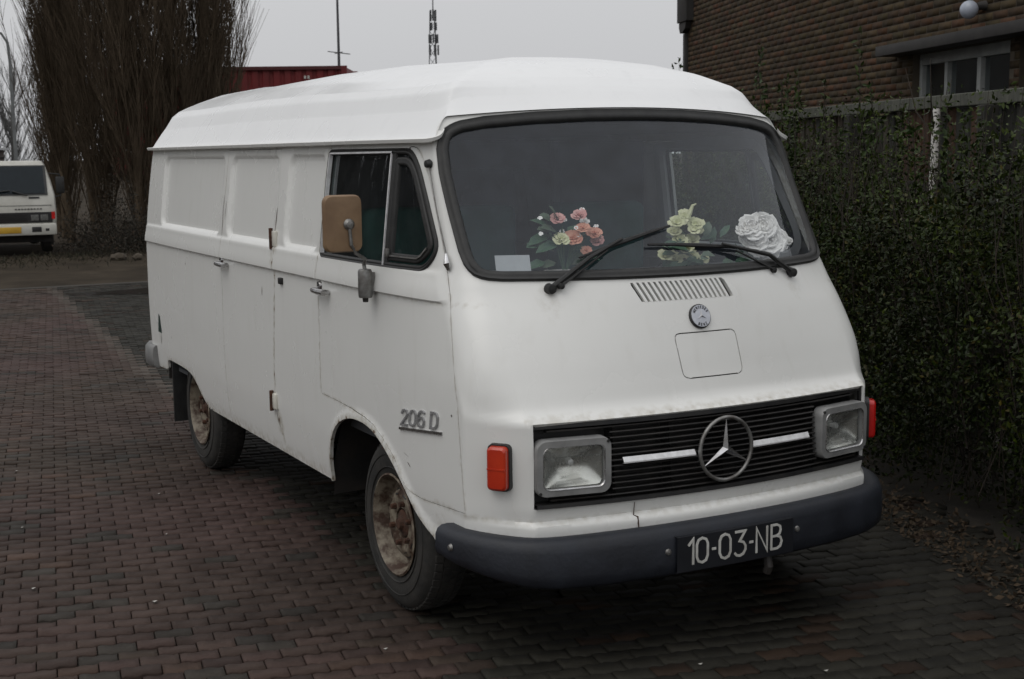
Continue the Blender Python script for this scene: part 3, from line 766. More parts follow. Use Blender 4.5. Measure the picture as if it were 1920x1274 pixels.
# headlights
def frame_at(y, z):
    """Local frame of the grille's face: outward x, sideways y, up z."""
    e = .02; t = Vector((gx(y + e, z) - gx(y - e, z), 2*e, 0)).normalized(); n = Vector((t.y, -t.x, 0))
    return Matrix(((n.x, t.x, 0, gx(y, z)), (n.y, t.y, 0, y), (0, 0, 1, z), (0, 0, 0, 1)))
for s in (-1, 1):
    T = frame_at(s*.567, .680); H, W2 = .186, .262
    mb = MB(); o = rrpoly(W2, H, .034); i1 = rrpoly(W2 - .046, H - .044, .024); i2 = rrpoly(W2 - .054, H - .052, .02)
    mb.strip([[(-.02, *p) for p in o], [(.016, *p) for p in o], [(.024, *(q*.975 for q in p)) for p in o], [(.024, *p) for p in i1], [(.004, *p) for p in i2]], ring=True)
    hl = mb.build('headlight', 'bezel_grey', van, smooth=35); hl.matrix_local = T
    rm_ = MB(); o_ = rrpoly(W2 - .046, H - .044, .024, 8); q_ = rrpoly(W2 - .055, H - .053, .02, 8)
    rm_.strip([[(.0235, *p) for p in o_], [(.0262, *(v * .985 for v in p)) for p in o_], [(.022, *p) for p in q_]], ring=True); rm_.build('lens_rim', 'chrome', hl, smooth=30)
    # reflector bowl with a bulb shield, fluted lens in front
    mb = MB()
    rows = []
    for t in np.linspace(0, 1, 15):
        sc = 1 - t * .95; el = rrpoly(W2 - .056, H - .054, .02 + .044 * min(1, t * 2.5)); rows.append([(.004 - .042 * (1 - (1 - t)**2) + .0016 * math.sin(p[0] * sc * 420), p[0]*sc, p[1]*sc) for p in el])
    mb.strip(rows, ring=True)
    mb.build('reflector', 'reflector', hl, smooth=40)
    MB().lathe([(0, .012), (.010, .010), (.012, -.005), (.010, -.016)], 14, axis='X', org=(-.022, 0, .01)).build('bulb_shield', 'bright_trim', hl)
    ring_ = MB(); ring_.strip([[(-.003 + .004*math.sin(b), (.062 + .004*math.cos(b))*math.cos(a)*1.1, (.056 + .004*math.cos(b))*math.sin(a)) for b in np.linspace(0, 2*math.pi, 6, endpoint=False)] for a in np.linspace(0, 2*math.pi, 28, endpoint=False)], closed=True, ring=True)
    yy = np.linspace(-(W2 - .052)/2, (W2 - .052)/2, 61); zz = np.linspace(-(H - .05)/2, (H - .05)/2, 5)
    mb = MB()
    hw, hh = (W2 - .056) / 2, (H - .054) / 2
    def lens_x(y, z): return .017 + .007 * (1 - (y/hw)**2) + (.0013 * math.sin(y * 520) if abs(y) < hw*.8 else 0)
    mb.strip([[(lens_x(y, z) - .006, y * (hw/((W2-.052)/2)), z * (hh/((H-.05)/2))) for z in zz] for y in yy])
    mb.build('lens', 'lamp_glass', hl, smooth=180)
    MB().box((.010, -hw*.95, hh*.50), (.015, hw*.95, hh*.535)).build('lens_ridge', 'lamp_glass', hl)
    for a, b in ((W2/2 - .014, H/2 - .014), (-W2/2 + .014, -H/2 + .014)):
        MB().lathe([(0, .0275), (.0045, .0275), (.0055, .022)], 10, axis='X', org=(0, s*-a if s > 0 else a, b)).build('screw', 'black_plastic', hl)
# flank indicators on the chamfered corners
for s in (-1, 1):
    P_, n_ = surf_pt('y', [s*.7755], [.682], 0, 0); n_ = Vector(n_[0]); n_.z = 0; n_.normalize(); t_ = Vector((-n_.y, n_.x, 0))
    T = Matrix(((n_.x, t_.x, 0, P_[0][0]), (n_.y, t_.y, 0, P_[0][1]), (0, 0, 1, P_[0][2]), (0, 0, 0, 1)))
    base = MB(); base.strip([[(-.01, *p) for p in rrpoly(.082, .158, .018)], [(.018, *p) for p in rrpoly(.078, .154, .018)], [(.019, *p) for p in rrpoly(.01, .05, .004)]], ring=True)
    ind = base.build('indicator_lamp', 'black_plastic', van, smooth=35); ind.matrix_local = T
    le = MB(); le.strip([[(.012, *p) for p in rrpoly(.070, .146, .014)], [(.036, *p) for p in rrpoly(.066, .141, .014)], [(.042, *p) for p in rrpoly(.054, .128, .012)], [(.043, *p) for p in rrpoly(.012, .05, .004)]], ring=True)
    le.f.append(tuple(range(len(le.v) - 24, len(le.v))))
    le.build('indicator_lens', 'orange_lens' if s < 0 else 'red_lens', ind, smooth=30)
    MB().box((.040, -.031, -.003), (.0445, .031, .002)).build('lens_ridge', 'orange_lens' if s < 0 else 'red_lens', ind)
# bumper: a bowed, wrapped-round beam
path = [(.490,-.893),(.54,-.890),(.61,-.876),(.69,-.835),(.755,-.785),(.81,-.735),(.845,-.65),(.868,-.5),(.889,-.27),(.8965,0)]
pp = resample(path, .03, closed=False); pp = np.vstack([pp, (pp * [1, -1])[:-1][::-1]])
for _ in range(3): pp[1:-1] = (pp[:-2] + 2*pp[1:-1] + pp[2:]) / 4
tn = np.gradient(pp, axis=0); nn = np.stack([tn[:, 1], -tn[:, 0]], -1); nn /= np.linalg.norm(nn, axis=1)[:, None]
prof = [(-.060, .450), (-.02, .460), (.002, .458), (.019, .442), (.027, .414), (.029, .34), (.025, .305), (.010, .290), (-.02, .287), (-.06, .30)]
low = lambda p: float(np.interp(p[0], [.50, .66, .80, .87], [.070, .045, .014, 0])) # the lower edge climbs towards the ends
rows = [[(p[0] + n[0]*a, p[1] + n[1]*a, z + low(p) * (.46 - z) / .173) for a, z in prof] for p, n in zip(pp, nn)]
mb = MB().strip(rows)
for r, rev in ((rows[0], True), (rows[-1], False)):
    k = len(mb.v); mb.v += [tuple(map(float, q)) for q in r]; f = tuple(range(k, k + len(r))); mb.f.append(f[::-1] if rev else f)
bumper = mb.build('front_bumper', 'bumper_blue', van, smooth=50)
def bump_pt(y, off=.029):
    i = int(np.argmin(np.abs(pp[:, 1] - y) + (pp[:, 0] < .7) * 9)); return pp[i] + nn[i] * off, nn[i]
for y in (-.272, .272):
    q, n = bump_pt(y); MB().lathe([(0, .007), (.009, .005), (.013, -.004)], 12, axis='X', org=(q[0], y, .378)).build('bolt', 'dull_metal', bumper)
for s in (-1, 1): MB().lathe([(0, s*.007), (.009, s*.005), (.013, -s*.004)], 12, axis='Y', org=(.585, s*.911, .405)).build('bolt', 'dull_metal', bumper)
mb = MB(); mb.tube([(fx(-.352, z) + .003, -.352 + dy, z) for z, dy in ((.540, 0), (.515, .001), (.497, -.004), (.492, .006), (.47, .005), (.446, .010))], [.0012, .0014, .0022, .0028, .0024, .0016], 5); mb.build('rust_crack', 'rust', van)
# number plate
def place_plate(y, z, h):
    q, n = bump_pt(y); return (q[0] + .010 + h, y, z)
mb = MB(); ys = np.linspace(-.245, .245, 13)
mb.strip([[(bump_pt(y)[0][0] - .004, y, .302), (bump_pt(y)[0][0] + .010, y, .304), (bump_pt(y)[0][0] + .010, y, .424), (bump_pt(y)[0][0] - .004, y, .426)] for y in ys], ring=True)
plate = mb.build('number_plate', 'plate_blue', van, smooth=20)
strokes, wtot = letter_strokes('10-03-NB', .084)
xl = np.interp(0, [0, 1], [0, 1])
for ln in strokes:
    mb = MB()
    sc = .418 / wtot
    fine = resample([(a * sc - .209, .330 + b) for a, b in ln], .012, closed=False) if len(ln) > 2 else np.array([(a * sc - .209, .330 + b) for a, b in ln])
    pts2 = [(a * sc - .209, .328 + b) for a, b in ln]
    ribbon(mb, pts2, .0082, lambda a, b, h: (bump_pt(a)[0][0] + .0095 + h, a, b), .003)
    mb.build('character', 'plate_white', plate, smooth=0)
MB().tube([(.90, .15, .315), (.915, .15, .262), (.905, .15, .24)], .016, 8).build('tow_eye', 'dark_steel', van)
# round badge on the hood
P_, n_ = surf_pt('y', [0.0], [1.121], 0, 0); n_ = Vector((float(n_[0][0]), 0, float(n_[0][2]))).normalized(); up_ = Vector((-n_.z, 0, n_.x))
def on_hood(a, b, h, c=P_[0]): return (c[0] + n_.x*h + up_.x*b, a, c[2] + n_.z*h + up_.z*b)
mb = MB(); mb.strip([[on_hood(r*math.cos(a), r*math.sin(a), h) for a in np.linspace(0, 2*math.pi, 32, endpoint=False)] for r, h in ((.043, -.004), (.043, .008), (.040, .011))], ring=True)
badge = mb.build('round_badge', 'black_plastic', van, smooth=30)
mb = MB(); mb.strip([[on_hood(r*math.cos(a), r*math.sin(a), h) for a in np.linspace(0, 2*math.pi, 32, endpoint=False)] for r, h in ((.0395, .009), (.0385, .0125), (.002, .0145))], ring=True)
mb.build('badge_face', 'badge_white', badge, smooth=30)
mb = MB()
for k in range(3):
    a = math.pi/2 + k*2*math.pi/3; mb.add([on_hood(.022*math.cos(a), .022*math.sin(a), .0142), on_hood(.003*math.cos(a+1.2), .003*math.sin(a+1.2), .0145), on_hood(0, 0, .018), on_hood(.003*math.cos(a-1.2), .003*math.sin(a-1.2), .0145)], [(0, 1, 2), (0, 2, 3)])
mb.build('badge_star', 'chrome', badge, smooth=0)
def arc_text(txt, r, a_mid, step, size, flip):
    for k, ch in enumerate(txt):
        a = a_mid + (-(k - (len(txt)-1)/2) if not flip else (k - (len(txt)-1)/2)) * step
        mb = MB(); ca, sa = math.cos(a), math.sin(a)
        for ln in letter_strokes(ch, size)[0]:
            pl = []
            for (x, y) in ln:
                x -= size*.25; y -= size*.5
                if flip: x, y = -x, -y
                # local up = radial
                pl.append((r*ca + y*ca + x*sa, r*sa + y*sa - x*ca))
            ribbon(mb, pl, size*.2, lambda a_, b_, h: on_hood(a_, b_, .0128 + h), .0012)
        mb.build('badge_letter', 'black_plastic', badge, smooth=0)
arc_text('MERCEDES', .031, math.pi/2, .30, .0085, False)
arc_text('BENZ', .031, -math.pi/2, .33, .0085, True)
# ---------------------------------------------------------------- wipers and aerial
def screen_off(p, d): return (p[0] + d*.87, p[1], p[2] + d*.49)
def wiper(pivot, knee, mid, b0, b1, second):
    mb = MB(); mb.tube([screen_off(pivot, .012), screen_off(knee, .030), screen_off(mid, .026)], [.011, .008, .0055], 8)
    w = mb.build('wiper', 'rubber', van)
    MB().tube([screen_off(second, .010), screen_off([m*.75 + s*.25 for m, s in zip(mid, second)], .024)], [.0045, .004], 6).build('linkage_rod', 'rubber', w)
    MB().lathe([(0, .016), (.016, .014), (.019, -.012)], 14, axis='X', org=screen_off(pivot, .010)).build('pivot_cap', 'rubber', w); MB().lathe([(0, .010), (.010, .008), (.011, -.010)], 12, axis='X', org=screen_off(second, .006)).build('pivot_cap', 'rubber', w)
    b0, b1 = Vector(b0), Vector(b1); c = (b0 + b1)/2; bl = MB()
    bl.tube([screen_off(b0, .008), screen_off(b0.lerp(b1, .25), .017), screen_off(c, .018), screen_off(b0.lerp(b1, .75), .017), screen_off(b1, .008)], [.004, .0065, .0085, .0065, .004], 6)
    bl.build('blade', 'rubber', w)
wiper((.578, -.524, 1.232), (.567, -.375, 1.320), (.556, -.235, 1.380), (.557, -.398, 1.330), (.551, -.022, 1.425), (.598, -.492, 1.243))
wiper((.586, .498, 1.236), (.580, .385, 1.297), (.584, .17, 1.347), (.581, -.135, 1.365), (.574, .305, 1.332), (.604, .402, 1.252))
p, n = surf_pt('x', [.375, .36, .19], [1.315, 1.335, 1.652], -1, .008, False)
ae = MB().tube([p[0], p[1], p[1] + (p[2]-p[1])*.5 + n[1]*.006, p[2]], [.006, .004, .0032, .003], 6).build('aerial', 'dull_metal', van)
MB().tube([p[0] + [.004, -.002, -.018], p[0] + n[0]*.010, p[1] + n[1]*.004 + [0, 0, .014]], [.006, .013, .005], 10).build('aerial_base', 'chrome', ae)
MB().lathe([(0, -.018), (.012, -.016), (.017, 0), (.008, .012), (0, .014)], 12, axis='Y', org=p[2] + [0, .004, 0]).build('aerial_clip', 'rubber', ae)
# ---------------------------------------------------------------- side fittings (both flanks where both have them)
def handle(x, z, sgn, par):
    p, n = surf_pt('x', [x - .062, x, x + .062], [z, z, z], sgn, 0)
    mb = MB(); mb.tube([p[0] + n[0]*.0, p[0] + n[0]*.026, p[1] + n[1]*.032, p[2] + n[2]*.028, p[2] + n[2]*.004], [.009, .011, .012, .013, .009], 10)
    h = mb.build('door_handle', 'chrome', par)
    MB().lathe([(0, sgn*.014), (.016, sgn*.010), (.02, 0)], 14, axis='Y', org=p[0] + [.02, 0, .020]).build('lock_button', 'chrome', h)
handle(-.62, 1.148, -1, van); handle(-.62, 1.148, 1, van); handle(-2.0, 1.163, -1, van)
p, n = surf_pt('x', [-1.14], [1.148], -1, 0); MB().box(p[0] - [.018, .014, .014], p[0] + [.018, .004, .014], .004).build('lock_cap', 'black_plastic', van)
for z, x, mt, lb in ((.592, -1.296, 'cream', None), (1.325, -1.245, 'cream', None)):
    p, n = surf_pt('x', [x], [z], -1, 0)
    h = MB().box(p[0] - [.018, .012, .036], p[0] + [.026, .004, .036], .006).build('hinge', mt, van)
    MB().tube([p[0] + [-.024, -.012, -.046], p[0] + [-.024, -.012, .046]], .0095, 8).build('hinge_pin', 'rust', h)
# chrome number on the cab door
strokes, wt = letter_strokes('206 D', .056)
num = MB(); ln = np.linspace(.10, .432, 9)
p0, nn_ = surf_pt('x', ln, .716 + (ln - .10) * .115, -1, .004)
num.strip([[p0[i] + [0, 0, -.0045] - nn_[i]*.006, p0[i] + [0, 0, -.0045] + nn_[i]*.003, p0[i] + [0, 0, .0045] + nn_[i]*.003, p0[i] + [0, 0, .0045] - nn_[i]*.006] for i in range(len(ln))])
num = num.build('model_badge', 'chrome', van, smooth=20)
pk, nk = surf_pt('x', [.26], [.76], -1, 0); nk = nk[0]
xs_, ps_ = np.linspace(.08, .46, 20), surf_pt('x', np.linspace(.08, .46, 20), np.full(20, .76), -1, 0)[0]
def place_num(a, b, h):
    x = .118 + a; return (x + .18*b, float(np.interp(x, xs_, ps_[:, 1])) - h, .730 + b + (x - .10) * .115)
for l_ in strokes:
    mb = MB(); ribbon(mb, [(a * .300 / wt, b) for a, b in l_], .0078, place_num, .007)
    mb.build('numeral', 'badge_chrome', num, smooth=0)
# pennant sticker at the tail
p, n = surf_pt('x', [-3.475, -3.385, -3.41, -3.44], [.665, .665, .76, .775], -1, .002)
MB().add(p, [(0, 1, 2, 3)]).build('sticker', 'sticker_green', van, smooth=0)
p, n = surf_pt('x', [-3.455, -3.395, -3.41, -3.425], [.655, .655, .60, .60], -1, .002)
MB().add(p, [(0, 1, 2, 3)]).build('sticker', 'sticker_white', van, smooth=0)
# scratches and rust runs on the flank
for line, w in (([(-2.062, 1.50), (-2.066, 1.42), (-2.058, 1.36), (-2.064, 1.30)], .006), ([(-2.02, 1.47), (-2.026, 1.38)], .004), ([(-1.246, 1.46), (-1.250, 1.40), (-1.252, 1.36)], .009), ([(-1.296, .55), (-1.285, .50), (-1.262, .47)], .006), ([(-1.42, 1.10), (-1.421, 1.06)], .006), ([(.50, .83), (.502, .822)], .010), ([(-.05, .62), (-.04, .612)], .012), ([(.12, .63), (.16, .62)], .006), ([(.15, .60), (.17, .585)], .008), ([(-2.75, 1.12), (-2.74, 1.11)], .008)):
    Q = resample(line, .012, closed=False); p, n = surf_pt('x', Q[:, 0], Q[:, 1], -1, .0008)
    k_ = np.abs(np.sin(np.linspace(.35, 2.8, len(p)))) * w / 2
    MB().strip([[p[i] + [-k_[i], 0, 0], p[i] + [k_[i], 0, 0]] for i in range(len(p))]).build('scratch', 'rust', van, smooth=0)
# door mirror on the kerb side: bracket, cranked arm, tan-backed head
p, n = surf_pt('x', [-.10], [1.222], -1, 0)
mir = MB().lathe([(0, -.052), (.024, -.052), (.026, -.044), (.026, .044), (.022, .052), (0, .052)], 16, org=p[0] + [0, -.030, 0]).build('door_mirror', 'dull_metal', van)
MB().lathe([(0, -.016), (.010, -.014), (.011, .0)], 10, org=p[0] + [0, -.030, -.054]).build('bracket_nut', 'dark_steel', mir)
MB().box(p[0] + [-.012, -.030, -.040], p[0] + [.012, .004, .040]).build('bracket_foot', 'dull_metal', mir)
MB().tube([p[0] + [0, -.030, .05], p[0] + [.0, -.033, .072], (.0, -.945, 1.318), (.03, -.995, 1.345), (.052, -1.018, 1.375), (.052, -1.024, 1.445)], [.008, .007, .0065, .0065, .0065, .0065], 8).build('mirror_arm', 'dull_metal', mir)
hd = MB(); c_ = Vector((.030, -1.040, 1.449))
def mp_(p, d, sc=1.0): return (c_.x + d, c_.y + p[0]*sc, c_.z + p[1]*sc)
rp = rrpoly(.140, .200, .026)
hd.strip([[mp_(q, -.020, .97) for q in rp], [mp_(q, -.012) for q in rp], [mp_(q, .004) for q in rp], [mp_(q, .013, .95) for q in rp], [mp_(q, .017, .70) for q in rp], [mp_(q, .018, .1) for q in rp]], ring=True)
hd.f.append(tuple(range(len(hd.v) - 24, len(hd.v)))); hd.build('mirror_head', 'mirror_tan', mir, smooth=40)
mb = MB(); k = 0; mb.v = [mp_(q, -.019, .93) for q in rp]; mb.f = [tuple(range(len(rp)))]; mb.build('mirror_glass', 'reflector', mir, smooth=0)
MB().lathe([(0, .030), (.012, .028), (.020, .018), (.020, .008)], 14, axis='X', org=(c_.x + .004, -1.024, 1.447)).build('ball_joint', 'dull_metal', mir)
# rear bumper ends and mud flaps
for s in (-1, 1):
    pr = [(-3.55, .862), (-3.62, .878), (-3.70, .875), (-3.78, .845), (-3.835, .78), (-3.845, .60)]
    pr2 = resample(pr, .03, closed=False)
    rows = [[(a, s*(b - .035), .565), (a, s*b, .572), (a, s*(b + .016), .555), (a, s*(b + .02), .50), (a, s*(b + .016), .455), (a, s*(b - .005), .435), (a, s*(b - .035), .44)] for a, b in pr2]
    mb = MB().strip(rows); k = len(mb.v); mb.v += [tuple(map(float, q)) for q in rows[0]]; mb.f.append(tuple(range(k, k + 7)))
    mb.build('rear_bumper_end', 'dull_metal' if False else 'bezel_grey', van, smooth=50)
    MB().box((-3.235, s*.66 if s > 0 else -.85, .165), (-3.215, s*.66 if s < 0 else .85, .53)).build('mud_flap', 'rubber', van)
# ---------------------------------------------------------------- wheels
TW = .165
def wheel(x, s, outer):
    y0 = s * (outer - TW/2)
    prof = [(.185, TW*.46), (.20, TW*.50), (.245, TW*.53), (.285, TW*.50), (.305, TW*.44), (.3175, TW*.33), (.324, TW*.15), (.325, 0), (.324, -TW*.15), (.3175, -TW*.33), (.305, -TW*.44), (.285, -TW*.5), (.245, -TW*.53), (.185, -TW*.46)]
    mb = MB().lathe([(r, s*h) for r, h in prof], 56, axis='Y', org=(x, y0, .325))
    bm_ = []
    w = mb.build('wheel', 'tyre_rubber', van, smooth=50)
    # tread blocks
    tb = MB()
    for k in range(60):
        a0 = 2*math.pi*k/60
        for h0, h1, d in ((-.060, -.034, .0), (-.028, -.004, .05), (.004, .028, 0), (.034, .060, .05)):
            pts = []
            for rr_ in (.318, .3275):
                for aa, hh in ((a0 + d, h0), (a0 + d + .075, h0), (a0 + d + .075, h1), (a0 + d, h1)):
                    r2 = rr_ - (.006 if abs(hh) > .05 else 0); pts.append((x + r2*math.cos(aa), y0 + hh, .325 + r2*math.sin(aa)))
            tb.add(pts, [(4, 5, 6, 7), (0, 4, 7, 3), (1, 2, 6, 5), (0, 1, 5, 4), (2, 3, 7, 6)])
    tag(tb.build('tread', 'tyre_rubber', w, smooth=0), kind='stuff')
    for rr_, hh in ((.215, .525), (.262, .523)):
        MB().lathe([(rr_ - .003, s*(TW*hh - .004)), (rr_, s*(TW*hh + .0025)), (rr_ + .003, s*(TW*hh - .004))], 48, axis='Y', org=(x, y0, .325)).build('sidewall_rib', 'tyre_rubber', w)
    rim = MB().lathe([(.188, s*TW*.50), (.193, s*TW*.53), (.186, s*TW*.55), (.180, s*TW*.50), (.172, s*TW*.30), (.164, s*TW*.16), (.150, s*TW*.13), (.138, s*TW*.20), (.118, s*TW*.32), (.098, s*TW*.34), (.082, s*TW*.30), (.058, s*TW*.30), (.056, s*TW*.05)], 40, axis='Y', org=(x, y0, .325)).build('rim', 'rim_paint', w, smooth=40)
    hub = MB().lathe([(.0, s*TW*.42), (.020, s*TW*.42), (.026, s*TW*.34), (.050, s*TW*.28), (.052, s*TW*.05)], 20, axis='Y', org=(x, y0, .325)).build('hub', 'rust', w)
    sl = MB(); nuts = MB()
    for k in range(6):
        a = 2*math.pi*k/6 + .3; c, d = math.cos(a), math.sin(a)
        MB().lathe([(0, s*(TW*.30 + .022)), (.010, s*(TW*.30 + .020)), (.012, s*(TW*.30 - .004))], 6, axis='Y', org=(x + .078*c, y0, .325 + .078*d)).build('wheel_nut', 'rust', w, smooth=0)
    for k in range(10):
        a = 2*math.pi*k/10; rows = []
        for r1, aa in ((.110, -.12), (.110, .12), (.134, .15), (.134, -.15)):
            hh = np.interp(r1, [.098, .118, .138], [.34, .32, .20]) * TW + .0025
            rows.append((x + r1*math.cos(a + aa), y0 + s*hh, .325 + r1*math.sin(a + aa)))
        MB().add(rows, [(0, 1, 2, 3)]).build('rim_slot', 'black_plastic', w, smooth=0)
    return w
for s in (-1, 1):
    wheel(-.03, s, .845); wheel(-2.68, s, .842)
# arch linings and underside
for s in (-1, 1):
    for x0, pts in ((0, [(-.66, .30), (-.64, .46), (-.55, .62), (-.36, .69), (-.12, .68), (.06, .58), (.20, .45), (.36, .37)]), (-2.635, [(-3.34, .40), (-3.33, .53), (-2.9, .54), (-2.72, .52), (-2.56, .40), (-2.45, .36)])):
        q = np.array(pts); rows = [[(a, s*.842, b), (a, s*.60, b + .004)] for a, b in q]
        MB().strip(rows).build('arch_lining', 'dark_steel', van, smooth=60)
        MB().add([(q[0, 0], s*.60, .25), (q[-1, 0], s*.60, .25), (q[-1, 0], s*.60, .72), (q[0, 0], s*.60, .72)], [(0, 1, 2, 3)]).build('arch_lining', 'dark_steel', van, smooth=0)
und = MB(); und.box((-3.70, -.58, .405), (.70, .58, .43)); und.box((-2.44, -.83, .385), (-.66, .83, .40)); und.box((-3.3, -.40, .26), (.6, -.32, .40)); und.box((-3.3, .32, .26), (.6, .40, .40)); und.box((-3.7, -.83, .448), (-3.32, .83, .46))
und.tube([(-2.635, -.78, .325), (-2.635, .78, .325)], .04, 10); und.tube([(0, -.78, .325), (0, .78, .325)], .035, 10)
und.box((-1.2, -.25, .24), (-.35, .2, .38)); und.tube([(-.3, -.5, .24), (-3.2, -.5, .24)], .035, 10); und.box((-.4, -.3, .22), (.55, .3, .5)); und.box((.56, -.66, .32), (.74, .66, .42))
und.build('underside', 'dark_steel', van, smooth=30)
# ---------------------------------------------------------------- cab interior
MB().box((-3.68, -.815, .46), (-.80, .815, .48)).build('load_floor', 'interior_grey', van)
MB().box((-.62, -.80, .60), (.60, .80, .62)).build('cab_floor', 'dash_top', van)
hl_ = MB().strip([[(x, -y, z), (x, y, z)] for x, y, z in ((-3.6, .70, 1.755), (-1.2, .75, 1.765), (.0, .72, 1.765), (.18, .66, 1.78), (.26, .50, 1.79))]); hl_.build('headliner', 'headliner', van)
MB().strip([[(x, s * y, z) for z, y in ((.6, .80), (1.22, .815), (1.27, .80))] for s in (1,) for x in (-.66, -.2, .2)]).build('door_trim', 'interior_grey', cab_doors[1])
MB().strip([[(x, -y, z) for z, y in ((.6, .80), (1.22, .815), (1.27, .80))] for x in (-.66, -.2, .2)]).build('door_trim', 'interior_grey', cab_doors[0])
MB().box((-.86, -.80, .48), (-.83, .80, 1.05)).box((-.86, -.80, 1.05), (-.83, -.38, 1.74)).box((-.86, .35, 1.05), (-.83, .80, 1.74)).box((-.86, -.38, 1.62), (-.83, .35, 1.74)).build('bulkhead', 'interior_grey', van)
MB().tube([(-.80, .30, .62), (-.79, .30, 1.74)], .022, 8).build('cab_pillar', 'interior_grey', van)
ds = MB(); prof = [(.62, 1.225), (.55, 1.262), (.30, 1.262), (.20, 1.235), (.17, 1.17), (.20, .90), (.35, .70)]
ds.strip([[((x - .20*(y/.74)**2 * np.clip((x - .1)/.5, 0, 1)), y, z) for x, z in prof] for y in np.linspace(-.74, .74, 15)]); ds.build('dashboard', 'dash_top', van, smooth=40)
for y0, y1 in ((-.68, .02), (.22, .68)):
    st = MB().box((-.62, y0, .78), (-.12, y1, .92), .04).build('seat', 'seat_teal', van, smooth=50)
    MB().add(*(lambda b: (b.v, b.f))(MB().box((-.76, y0, .90), (-.62, y1, 1.47), .04))).build('seat_back', 'seat_teal', st, smooth=50)
sw = MB(); T_ = Matrix.Rotation(math.radians(-62), 4, 'Y'); cc = Vector((-.02, .42, 1.10))
sw.strip([[tuple(cc + T_ @ Vector(((.20 + .012*math.cos(b))*math.cos(a), (.20 + .012*math.cos(b))*math.sin(a), .012*math.sin(b)))) for b in np.linspace(0, 2*math.pi, 8, endpoint=False)] for a in np.linspace(0, 2*math.pi, 32, endpoint=False)], closed=True, ring=True)
for a in (0.4, 2.7, 4.7): sw.tube([cc, cc + T_ @ Vector((.2*math.cos(a), .2*math.sin(a), 0))], .01, 6)
sw.tube([cc, (.28, .42, .85)], .022, 8); sw.build('steering_wheel', 'rubber', van, smooth=60)
# ---------------------------------------------------------------- things on the dashboard
mat('peach_petal', (.78, .42, .30), .7, (.66, .28, .20), 30)
mat('pink_petal', (.76, .46, .42), .7, (.62, .30, .28), 30)
mat('cream_petal', (.72, .71, .48), .7, (.58, .60, .34), 30)
mat('white_petal', (.93, .91, .87), .7, (.85, .83, .80), 25)
mat('silk_leaf', (.035, .085, .055), .6, (.055, .12, .06), 25)
mat('pale_leaf', (.075, .12, .075), .6, (.11, .15, .10), 25)
mat('card', (.42, .44, .45), .7, (.36, .38, .39), 10)
def petals(mb, c, r, n_layers, n_pet, rnd, up=Vector((.6, -.3, .75)), openness=1.0):
    c = Vector(c); up = up.normalized(); t = up.orthogonal().normalized(); b = up.cross(t)
    for l in range(n_layers):
        f = (l + 1) / n_layers
        for k in range(n_pet):
            a = 2*math.pi*(k + .5*l)/n_pet + rnd.uniform(-.25, .25); d = t*math.cos(a) + b*math.sin(a); w = up.cross(d)
            rr_ = r*f*rnd.uniform(.85, 1.1); hgt = r*(.62 - .40*f*openness)
            p0 = c - up*r*.25
            m = c + d*rr_*.62 + up*(hgt*.55); tip = c + d*rr_ + up*hgt*rnd.uniform(.6, 1.1); wd = rr_*.62
            mb.add([p0, m - w*wd*.8, m + w*wd*.8, tip - w*wd*.62, tip + w*wd*.62, tip + d*r*.10 - up*r*.10*f], [(0, 2, 1), (1, 2, 4, 3), (3, 4, 5)])
def leaf_shape(mb, p, d, n, ln, wd, curl=.25):
    p, d, n = Vector(p), Vector(d).normalized(), Vector(n); w = d.cross(n).normalized(); n = w.cross(d)
    q = [p, p + d*ln*.35 + w*wd*.5 + n*ln*.05, p + d*ln*.75 + w*wd*.42 - n*ln*curl*.3, p + d*ln - n*ln*curl, p + d*ln*.75 - w*wd*.42 - n*ln*curl*.3, p + d*ln*.35 - w*wd*.5 + n*ln*.05, p + d*ln*.5 - n*ln*.05]
    mb.add(q, [(0, 1, 6), (1, 2, 6), (2, 3, 6), (3, 4, 6), (4, 5, 6), (5, 0, 6)])
def loc(o, pts): return pts
rd = random.Random(11)
# peach roses
t = empty('rose_bouquet', (.40, -.36, 1.262), 'bouquet of peach and pink silk roses behind the windscreen', 'flowers')
def rel(p, c): return Vector(p) - Vector(c)
c0 = (.40, -.36, 1.262)
for (y, z, r, m_) in ((-.315, 1.468, .034, 'pink_petal'), (-.395, 1.458, .033, 'pink_petal'), (-.315, 1.425, .030, 'peach_petal'), (-.345, 1.385, .040, 'peach_petal'), (-.395, 1.388, .036, 'cream_petal'), (-.262, 1.405, .034, 'peach_petal'), (-.235, 1.372, .032, 'pink_petal'), (-.285, 1.443, .022, 'white_petal'), (-.30, 1.345, .026, 'peach_petal')):
    mb = MB(); petals(mb, rel((.43 + rd.uniform(-.02, .02), y, z), c0), r*.82, 4, 6, rd, openness=rd.uniform(.3, .9)); mb.build('rose', m_, t, smooth=0)
for k in range(22):
    a = rd.uniform(0, 6.28); h = rd.uniform(.02, .19); mb = MB()
    leaf_shape(mb, (rd.uniform(-.03, .03), .10*math.cos(a)*rd.uniform(.2, 1), h), (rd.uniform(-.1, .5), math.cos(a), rd.uniform(-.1, .7)), (.5, 0, .8), rd.uniform(.05, .10), rd.uniform(.03, .05))
    mb.build('leaf', 'silk_leaf' if rd.random() < .7 else 'pale_leaf', t, smooth=0)
mb = MB()
for k in range(12):
    a = rd.uniform(-.12, .12); mb.tube([(0, 0, 0.0), (.02, a*.5, .10), (.03, a, rd.uniform(.12, .2))], .002, 4)
mb.build('stems', 'silk_leaf', t)
MB().box((-.03, -.07, 0.001), (.05, .03, .018), .005).build('wrapper', 'white_petal', t)
for k in range(9):
    mb = MB(); petals(mb, (rd.uniform(0, .05), rd.uniform(-.12, .14), rd.uniform(.13, .23)), .009, 1, 5, rd); mb.build('bud', 'white_petal', t, smooth=0)
